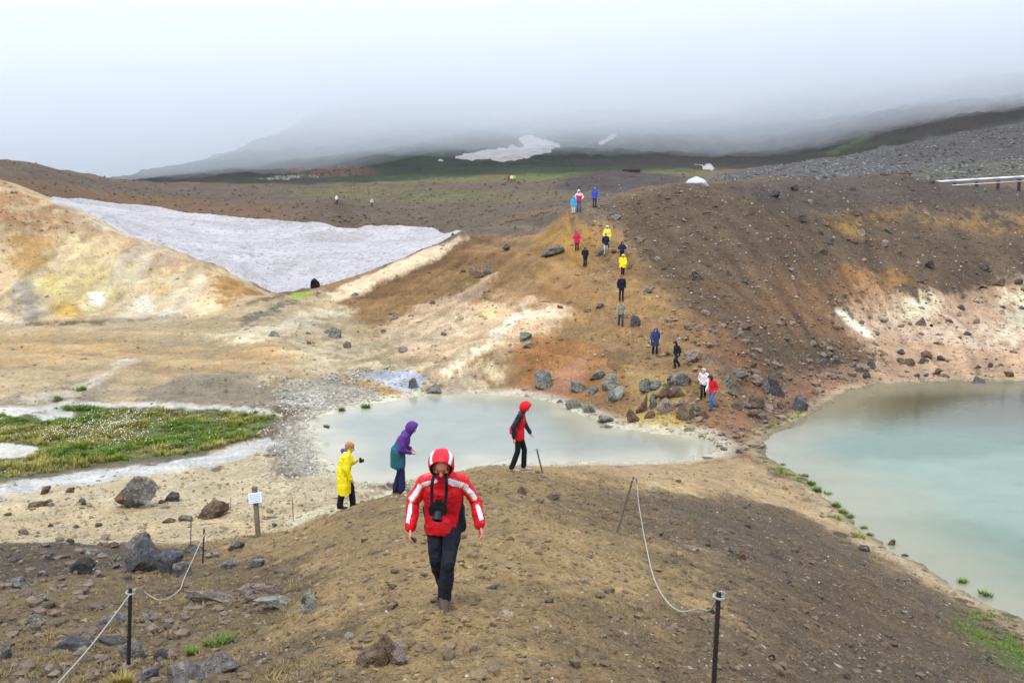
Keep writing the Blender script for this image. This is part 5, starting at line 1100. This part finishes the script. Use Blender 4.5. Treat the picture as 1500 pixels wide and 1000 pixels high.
far_p(753.5, 267, 11, 'tiny distant walker in a yellow-green jacket next to the white one', S1, (170, 180, 60), (60, 64, 60), dmin=180, hair=(60, 50, 44), group='walkers on the far plain')
# ------------------------------------------------------------------ fence posts, ropes, sign, pipe, hut
IRON = plain('dark_iron', (44, 36, 34), .6, .5, 90, .25, 20); STEEL = plain('weathered_steel', (96, 86, 80), .6, .4, 90, .25, 20)
ROPE = plain('rope', (176, 172, 166), .85, .8, 160, .15, 30); WOOD = plain('weathered_wood', (122, 112, 98), .9, .8, 40, .3, 9)
def post(px, py, pxt, pyt, rad_, label, mat=IRON, hook=None, tz=None):
    b_ = at_px(px, py); rx, rz = ray(pxt, pyt); top = Vector((rx * b_.y, b_.y, CAMZ + rz * b_.y)); d = top - b_
    t = empty('fence_post', b_); tag(t, label, 'fence post', 'iron posts of the rope fence')
    bm = bmesh.new(); cyl_bm(bm, -d * .08, d, rad_, rad_ * .92, 10)
    for k in range(12):
        p = d * (k / 12); cyl_bm(bm, p, p + d * .012, rad_ * 1.18, rad_ * 1.18, 8)
    bm_obj('rod', bm, mat, t)
    if hook:
        V, Fc = [], []; bm = bmesh.new()
        for q_ in range(14):
            a0, a1 = q_ * math.pi / 5, (q_ + 1) * math.pi / 5; P0 = d * (.975 - q_ * .004) + Vector((math.cos(a0) * rad_ * 2.0, math.sin(a0) * rad_ * 2.0, 0)); P1 = d * (.975 - (q_ + 1) * .004) + Vector((math.cos(a1) * rad_ * 2.0, math.sin(a1) * rad_ * 2.0, 0))
            cyl_bm(bm, P0, P1, rad_ * .5, rad_ * .5, 6)
        if hook == 'loop':
            for q_ in range(10):
                a0, a1 = q_ * math.pi / 5, (q_ + 1) * math.pi / 5; r_ = rad_ * 1.5; P0 = d + Vector((math.cos(a0) * r_ + r_ * .6, 0, math.sin(a0) * r_ * .7 - rad_)); P1 = d + Vector((math.cos(a1) * r_ + r_ * .6, 0, math.sin(a1) * r_ * .7 - rad_)); cyl_bm(bm, P0, P1, rad_ * .35, rad_ * .35, 6)
        bm_obj('knot', bm, ROPE, t)
    return t, top
_, pA = post(188, 980, 191, 861, .022, 'nearest left black iron post, standing by the rounded grey boulder', hook='knot')
_, pB = post(1045, 1012, 1053, 866, .022, 'nearest right rusty iron post with a rope loop knotted on its top', hook='loop')
_, pC = post(903, 783, 928, 698, .017, 'slanting iron post leaning right on the gravel slope above the lake', STEEL, hook='knot')
_, pD = post(795, 693, 786, 657, .022, 'short iron stake leaning left beside the walker with black sleeves', STEEL, hook='knot')
_, pE = post(297, 824, 299, 774, .017, 'thin black post right of the leaning dark blocks')
_, pF = post(279, 797, 280, 758, .014, 'thin grey stake between the brown boulder and the leaning dark blocks', STEEL)
_, pG_ = post(338, 749, 338, 728, .013, 'very small stake just behind the low rounded boulder', STEEL)
_, pH = post(430, 763, 428, 729, .013, 'thin grey stake right of the white sign', STEEL)
def tube(name, pts_, r, mat, label, cat, group=None, seg=7, parent=None):
    P = [Vector(p) for p in pts_]; # smooth through the points
    Q = []
    for i in range(len(P) - 1):
        p0, p1, p2, p3 = P[max(i - 1, 0)], P[i], P[i + 1], P[min(i + 2, len(P) - 1)]
        for k in range(8):
            t_ = k / 8; Q.append(.5 * ((2 * p1) + (p2 - p0) * t_ + (2 * p0 - 5 * p1 + 4 * p2 - p3) * t_ ** 2 + (3 * p1 - p0 - 3 * p2 + p3) * t_ ** 3))
    Q.append(P[-1]); V, Fc = [], []
    for i, p in enumerate(Q):
        d = (Q[min(i + 1, len(Q) - 1)] - Q[max(i - 1, 0)]).normalized(); s = d.cross(Vector((0, 0, 1))); s = s.normalized() if s.length > .01 else Vector((1, 0, 0)); u = s.cross(d)
        for k in range(seg): a = 2 * math.pi * k / seg; V.append(p + (s * math.cos(a) + u * math.sin(a)) * r)
        if i: Fc += [((i - 1) * seg + k, (i - 1) * seg + (k + 1) % seg, i * seg + (k + 1) % seg, i * seg + k) for k in range(seg)]
    o = mesh_obj(name, V, Fc, [mat], parent)
    if label: tag(o, label, cat, group)
    return o
def gp(px, py, lift=.02): p = G(px, py); return p + Vector((0, 0, lift))
def air(px, py, D): rx, rz = ray(px, py); return Vector((rx * D, D, CAMZ + rz * D))
q0 = pA - Vector((0, 0, .06))
tube('rope', [air(60, 1030, 6.9), air(85, 1000, 7.35), air(135, 943, 8.4), q0], .007, ROPE, 'pale rope running from the nearest left post to the lower left corner', 'rope', 'ropes of the fence')
tube('rope', [q0, gp(205, 884, .25), gp(235, 882, .04), gp(262, 868, .04), gp(272, 852, .12), pE - Vector((0, 0, .12))], .008, ROPE, 'slack rope trailing over the ground from the nearest left post to the next', 'rope', 'ropes of the fence')
tube('rope', [pB - Vector((0, 0, .04)), air(1040, 893, 8.6), gp(1022, 903, .10), gp(1000, 906, .09), gp(985, 899, .09), gp(972, 884, .09), gp(962, 866, .09), gp(954, 843, .09), gp(948, 815, .10), gp(943, 790, .10), gp(939, 768, .14), gp(935, 748, .24), gp(932, 728, .45), pC], .0095, ROPE, 'long slack white rope sagging between the two right-hand posts', 'rope', 'ropes of the fence')
tube('rope', [pD, air(770, 664, pD.y), air(730, 675, pD.y - .3), gp(700, 690, .03)], .006, ROPE, 'thin rope running left from the short leaning stake', 'rope', 'ropes of the fence')
# sign
sb = at_px(378, 783); s_top = ray(376, 712); ht = CAMZ + s_top[1] * sb.y - sb.z
t = empty('signpost', sb); tag(t, 'weathered wooden signpost with a small white notice board, behind the near slope', 'sign')
bm = bmesh.new(); m_ = Matrix.Rotation(-.02, 4, 'Y'); box_bm(bm, (0, 0, ht / 2 - .1), (.12, .11, ht + .2), .018)
for v in bm.verts: v.co.x += (v.co.z) * -.03 + .004 * math.sin(v.co.z * 20); v.co.y += .005 * math.sin(v.co.z * 14)
bm_obj('wooden_post', bm, WOOD, t)
bz = ht - .28; bm = bmesh.new(); box_bm(bm, (0, 0, 0), (.33, .016, .27), .004); bo = bm_obj('notice_board', bm, plain('white_board', (214, 222, 236), .35, spec=.5), t)
bo.location = (-.015, -.085, bz); bo.rotation_euler = (-.25, -.10, .12)
bm = bmesh.new(); r_ = random.Random(5)
for row in range(5):
    x = -.13
    while x < .12:
        w = r_.uniform(.02, .055); x1 = min(x + w, .135); q_ = [bm.verts.new((a, -.0095, b_)) for a, b_ in ((x, .085 - row * .042), (x1, .085 - row * .042), (x1, .07 - row * .042), (x, .07 - row * .042))]; bm.faces.new(q_); x = x1 + .012
bm_obj('print', bm, plain('print_blue', (110, 134, 176), .5), bo)
bm = bmesh.new(); box_bm(bm, (0, 0, 0), (.14, .13, .06), .01); o = bm_obj('metal_cap', bm, plain('cap_metal', (120, 104, 100), .5), t); o.location = (-.04, 0, ht - .04)
# pipeline beyond the crater rim
PIPE = plain('pipe_cladding', (206, 208, 214), .38, .1, 6, .06, 1.5, metal=.3, spec=.5)
a_, b__ = air(1366, 267, 119), air(1640, 251, 130); dirp = (b__ - a_)
t = empty('pipeline', a_); tag(t, 'long silvery pipeline running over the gravel behind the crater rim', 'pipeline')
n_ = 9
for i in range(n_):
    bm = bmesh.new(); p0 = dirp * (i / n_) + dirp.normalized() * .03; p1 = dirp * ((i + 1) / n_); cyl_bm(bm, p0, p1, .17, .17, 20); cyl_bm(bm, p0, p0 + dirp.normalized() * .12, .185, .185, 20); bm_obj('pipe_segment', bm, PIPE, t, True)
    pp = a_ + p1; gz = float(ground_z(pp.x, pp.y)); bm = bmesh.new(); hgt = max(pp.z - gz, .4); box_bm(bm, (p1.x, p1.y, p1.z - .28 - hgt / 2), (.35, .22, hgt), .02); bm_obj('support', bm, plain('support_dark', (62, 58, 58), .8) if i == 0 else bpy.data.materials['support_dark'], t)
bm = bmesh.new(); cyl_bm(bm, Vector((1.0, -1.1, -.45)), Vector((1.0, -1.1, -.45)) + dirp * .45, .05, .05, 12); bm_obj('thin_pipe', bm, PIPE, t, True)
# grey dome behind the rim
dl_ = air(1020, 268, 132); gz = float(ground_z(dl_.x, dl_.y)); base = Vector((dl_.x, dl_.y, dl_.z - .1)); t = empty('dome_hut', base); tag(t, 'low pale grey domed hut behind the crater rim', 'hut')
bm = bmesh.new(); R_ = 1.45; prof = [(R_, 0), (R_ * .97, .18), (R_ * .82, .46), (R_ * .56, .68), (R_ * .3, .80), (.0, .84)]; sg = 16; rings = []
for r, z in prof[:-1]: rings.append([bm.verts.new((r * math.cos(2 * math.pi * k / sg), r * math.sin(2 * math.pi * k / sg), z)) for k in range(sg)])
top = bm.verts.new((0, 0, .84))
for i in range(len(rings) - 1):
    for k in range(sg): bm.faces.new((rings[i][k], rings[i][(k + 1) % sg], rings[i + 1][(k + 1) % sg], rings[i + 1][k]))
for k in range(sg): bm.faces.new((rings[-1][k], rings[-1][(k + 1) % sg], top))
bm_obj('dome', bm, plain('dome_grey', (176, 182, 196), .5, var=.08, vscale=2), t)
bm = bmesh.new(); cyl_bm(bm, (0, 0, max(gz - base.z - .3, -3.0)), (0, 0, .02), 1.38, 1.42, 16); bm_obj('base_wall', bm, plain('hut_wall', (110, 92, 78), .9), t)
bm = bmesh.new(); cyl_bm(bm, (0, 0, .82), (0, 0, .92), .35, .30, 12); bm_obj('vent', bm, PIPE, t)
# timber things on the skyline
TIMB = plain('dark_timber', (58, 48, 44), .9, .6, 20, .2, 4)
def plank_thing(px0, px1, py, D, h, label, name, cat, mat):
    p0, p1 = air(px0, py, D), air(px1, py, D); w = (p1 - p0).length; c = (p0 + p1) / 2; gz = float(ground_z(c.x, c.y)); c.z = max(gz, c.z - h / 2)
    t = empty(name, (c.x, c.y, gz)); tag(t, label, cat); n_ = max(3, int(w / .8))
    for i in range(n_):
        bm = bmesh.new(); box_bm(bm, (-w / 2 + w * (i + .5) / n_, 0, c.z - gz + h / 2), (w / n_ - .03, .25, h), .01); bm_obj('plank', bm, mat, t)
    for s in (-1, 1):
        bm = bmesh.new(); box_bm(bm, (s * w * .42, .16, (c.z - gz + h) / 2 - .2), (.12, .06, c.z - gz + h + .2), .01); bm_obj('support', bm, mat, t)
plank_thing(912, 938, 251, 232, .75, 'dark wooden shelter wall on top of the low mound', 'timber_wall', 'wall', TIMB)
plank_thing(1309, 1336, 256, 113, .14, 'thin rusty brown beam lying along the crater rim', 'timber_beam', 'beam', plain('rusty', (92, 62, 44), .9))

# ------------------------------------------------------------------ grass
gmt, n, l, b = nt_mat('grass_blades'); at = n.new('ShaderNodeVertexColor'); at.layer_name = 'Col'; l.new(at.outputs['Color'], b.inputs['Base Color']); b.inputs['Roughness'].default_value = .7; b.inputs['Specular IOR Level'].default_value = .2
def tufts(name, P, hgt, wid, C, seed, nb=12, spread=.5, tip=1.25, zoff=0):
    r = np.random.default_rng(seed); n_ = len(P); a = r.uniform(0, 6.283, (n_, nb)); rr = r.uniform(0, 1, (n_, nb)) ** .6 * wid[:, None]; lean = r.uniform(.1, spread, (n_, nb)) + rr / wid[:, None] * spread * .6
    bx = P[:, 0, None] + np.cos(a) * rr * .6; by = P[:, 1, None] + np.sin(a) * rr * .6; gz = (ground_z(P[:, 0], P[:, 1]) - .01 + zoff)[:, None]; h = hgt[:, None] * r.uniform(.6, 1.1, (n_, nb)); bw = h * r.uniform(.05, .10, (n_, nb)) + wid[:, None] * .05
    pa = a + 1.57; V = np.stack([np.stack([bx + np.cos(pa) * bw, by + np.sin(pa) * bw, gz + 0 * h], -1), np.stack([bx - np.cos(pa) * bw, by - np.sin(pa) * bw, gz + 0 * h], -1), np.stack([bx + np.cos(a) * h * lean, by + np.sin(a) * h * lean, gz + h], -1)], 2)
    Cb = C[:, None, None, :] * r.uniform(.75, 1.25, (n_, nb, 1, 1)) * np.array([.8, .8, tip])[None, None, :, None]
    o = np_mesh(name, V.reshape(-1, 3), np.arange(n_ * nb * 3).reshape(-1, 3), gmt, smooth=False); color_attr(o, 'Col', Cb.reshape(-1, 3)); return o
r = np.random.default_rng(31)
MEAD = to_world('-300 722;0 700;60 692;100 686;150 677;250 667;330 650;376 636;398 620;390 608;330 601;240 600;150 596;90 594;80 600;140 604;110 616;60 614;0 610;-300 614')
HOLE = to_world('-200 652;0 648;40 652;62 658;44 668;0 672;-200 676')
lo, hi = MEAD.min(0), MEAD.max(0); Pm = r.uniform(lo, hi, (60000, 2)); Pm = Pm[in_box(MEAD, 0, Pm[:, 0], Pm[:, 1])]
nn_ = fbm(Pm[:, 0] * .45, Pm[:, 1] * .45, 4, 101); dd_ = sdf(MEAD, Pm[:, 0], Pm[:, 1]) + nn_ * .9; hh_ = sdf(HOLE, Pm[:, 0], Pm[:, 1]) + nn_ * .5
Pm = Pm[(dd_ < 0) & (hh_ > 0) & (r.uniform(0, 1, len(Pm)) < sstep(.25, -1.6, dd_) * .5 + .42) & (nn_ > -.62)][:16000]
q_ = fbm(Pm[:, 0] * .25, Pm[:, 1] * .25, 3, 102) + .3 * fbm(Pm[:, 0] * 1.5, Pm[:, 1] * 1.5, 2, 103); rowf = (Pm[:, 1] - lo[1]) / (hi[1] - lo[1])
w_ = sstep(-.3, .2, q_ - (rowf - .55) * .8)[:, None]; Cg = alb((116, 138, 54)) * (1 - w_) + alb((166, 158, 86)) * w_; Cg = Cg * r.uniform(.7, 1.25, (len(Pm), 1))
cn_ = fbm(Pm[:, 0] * 1.2, Pm[:, 1] * 1.2, 3, 105); kc_ = r.uniform(0, 1, len(Pm)) < .25 + sstep(-.3, .3, cn_); Pm, Cg, cn_ = Pm[kc_], Cg[kc_], cn_[kc_]
o = tufts('meadow_grass', Pm, r.uniform(.08, .20, len(Pm)) * (.7 + .9 * sstep(-.2, .4, cn_)), r.uniform(.10, .24, len(Pm)), Cg, 32, 13, .55); tag(o, kind='stuff')
# cotton grass heads
Pc = Pm[r.integers(0, len(Pm), 5500)] + r.normal(0, .12, (5500, 2)); cq = fbm(Pc[:, 0] * .9 + 5, Pc[:, 1] * .9, 4, 104) * .8; band = to_world('82 640;120 626;165 612;196 608;192 622;220 630;214 644;170 650;110 648'); bd_ = sdf(band, Pc[:, 0], Pc[:, 1])
keep = (r.uniform(0, 1, len(Pc)) < sstep(1.5, -1.0, bd_ + cq * 1.8) * .8 + .02 + .10 * sstep(.15, .4, cq)); Pc = Pc[keep]
sz_ = r.uniform(.018, .036, len(Pc)); Vb = np.array([(1, 0, 0), (-.5, .87, 0), (-.5, -.87, 0), (0, 0, 1.2), (0, 0, -.8)]); Fb = np.array([(0, 1, 3), (1, 2, 3), (2, 0, 3), (1, 0, 4), (2, 1, 4), (0, 2, 4)])
V = Vb[None] * sz_[:, None, None] + np.stack([Pc[:, 0], Pc[:, 1], ground_z(Pc[:, 0], Pc[:, 1]) + r.uniform(.2, .36, len(Pc))], -1)[:, None, :]
o = np_mesh('cotton_grass', V.reshape(-1, 3), (Fb[None] + (np.arange(len(Pc)) * 5)[:, None, None]).reshape(-1, 3), plain('cotton_white', (236, 236, 232), .9)); tag(o, kind='stuff')
def one_tuft(px, py, wpx, hpx, c, label, group, seed, name='grass_tuft', nb=70, dz=0):
    p = G(px, py); D = p.y; w = wpx * D / 1400 / 2; h = hpx * D / 1400 * 1.1; rr_ = np.random.default_rng(seed); k = 9
    Pt = np.array([[p.x, p.y]]) + rr_.normal(0, .4, (k, 2)) * w; o = tufts(name, Pt, np.full(k, h) * rr_.uniform(.7, 1.1, k), np.full(k, w * .55), np.tile(alb(c), (k, 1)) * rr_.uniform(.8, 1.2, (k, 1)), seed, nb // 4, .7, 1.3, dz)
    c0 = Vector((p.x, p.y, float(ground_z(p.x, p.y)))); o.data.transform(Matrix.Translation(-c0)); o.location = c0; tag(o, label, 'grass', group); return o
SH = [(1147, 678), (1180, 694), (1189, 706), (1201, 717), (1213, 722), (1224, 738), (1235, 747), (1246, 754), (1266, 771), (1275, 780)]
for i, (a, b_) in enumerate(SH): one_tuft(a, b_ + 4, [7, 9, 11, 13, 12, 13, 12, 11, 9, 9][i], [5, 6, 7, 10, 7, 9, 8, 6, 6, 5][i], (122, 140, 70), ('leftmost' if i == 0 else ORD[i] + ' from left') + ' of the green grass tufts along the near lake shore', 'grass tufts along the near lake shore', 300 + i)
one_tuft(535, 599, 14, 9, (98, 126, 54), 'green grass tuft at the far left edge of the hot pool', 'grass tufts by the hot pool', 320); one_tuft(479, 640, 9, 5, (112, 130, 70), 'small green tuft standing in the water of the hot pool', 'grass tufts by the hot pool', 321, dz=.5)
one_tuft(502, 602, 10, 5, (98, 116, 56), 'smaller green tuft left of the one at the pool edge', 'grass tufts by the hot pool', 322); one_tuft(1409, 858, 9, 8, (124, 144, 76), 'small green tuft in the lake shallows at far right, upper one', 'grass tufts in the lake shallows', 323, dz=.1); one_tuft(1442, 876, 12, 9, (124, 144, 76), 'small green tuft in the lake shallows at far right, lower one', 'grass tufts in the lake shallows', 324, dz=.1)
one_tuft(322, 945, 34, 15, (104, 124, 62), 'bright green grass tuft on the bare path slope, lower left', 'grass tufts on the near slope', 325, nb=160); one_tuft(282, 958, 14, 13, (110, 136, 52), 'small green grass tuft left of the bright one', 'grass tufts on the near slope', 326)
one_tuft(178, 1003, 30, 20, (160, 142, 84), 'dry yellow grass tuft at the foot of the nearest left post', 'grass tufts on the near slope', 327, nb=160); one_tuft(120, 572, 16, 7, (120, 136, 60), 'isolated green tuft behind the meadow', 'grass tufts behind the meadow', 328); one_tuft(86, 586, 16, 7, (124, 132, 64), 'tuft nearer the meadow than the isolated one', 'grass tufts behind the meadow', 329)
def dryg(x, y): return (y < 24) & (fbm(x * .7, y * .7, 3, 111) > -.05)
Pd = pick_px(5200, -60, 470, 815, 1040, 0, dryg, 33); Pd = Pd[np.random.default_rng(5).uniform(0, 1, len(Pd)) < .34]; cd = alb((142, 124, 80)) * r.uniform(.7, 1.2, (len(Pd), 1)) + r.uniform(-.02, .02, (len(Pd), 3)) * np.array([1, .3, .3])
o = tufts('dry_grass', Pd, r.uniform(.02, .07, len(Pd)), r.uniform(.04, .11, len(Pd)), np.clip(cd, .02, 1), 34, 12, .9); tag(o, kind='stuff')
Ps = pick_px(9000, 1110, 1300, 585, 790, 0, lambda x, y: dry(x, y) & (np.abs(sdf(LAKE, x, y)) < .7 + .7 * fbm(x, y, 2, 7)) & (fbm(x * .4, y * .4, 3, 8) > -.12), 35); o = tufts('shore_grass', Ps, r.uniform(.04, .16, len(Ps)), r.uniform(.08, .2, len(Ps)), alb((130, 146, 58)) * r.uniform(.75, 1.2, (len(Ps), 1)), 36, 9, .6); tag(o, kind='stuff')
Ps = pick_px(2500, 1390, 1560, 895, 1000, 0, lambda x, y: dry(x, y) & (sdf(LAKE, x, y) < 3.2) & (fbm(x, y, 3, 17) > 0), 37); o = tufts('slope_grass', Ps, r.uniform(.03, .10, len(Ps)), r.uniform(.06, .14, len(Ps)), alb((112, 136, 50)) * r.uniform(.75, 1.2, (len(Ps), 1)), 38, 9, .6); tag(o, kind='stuff')
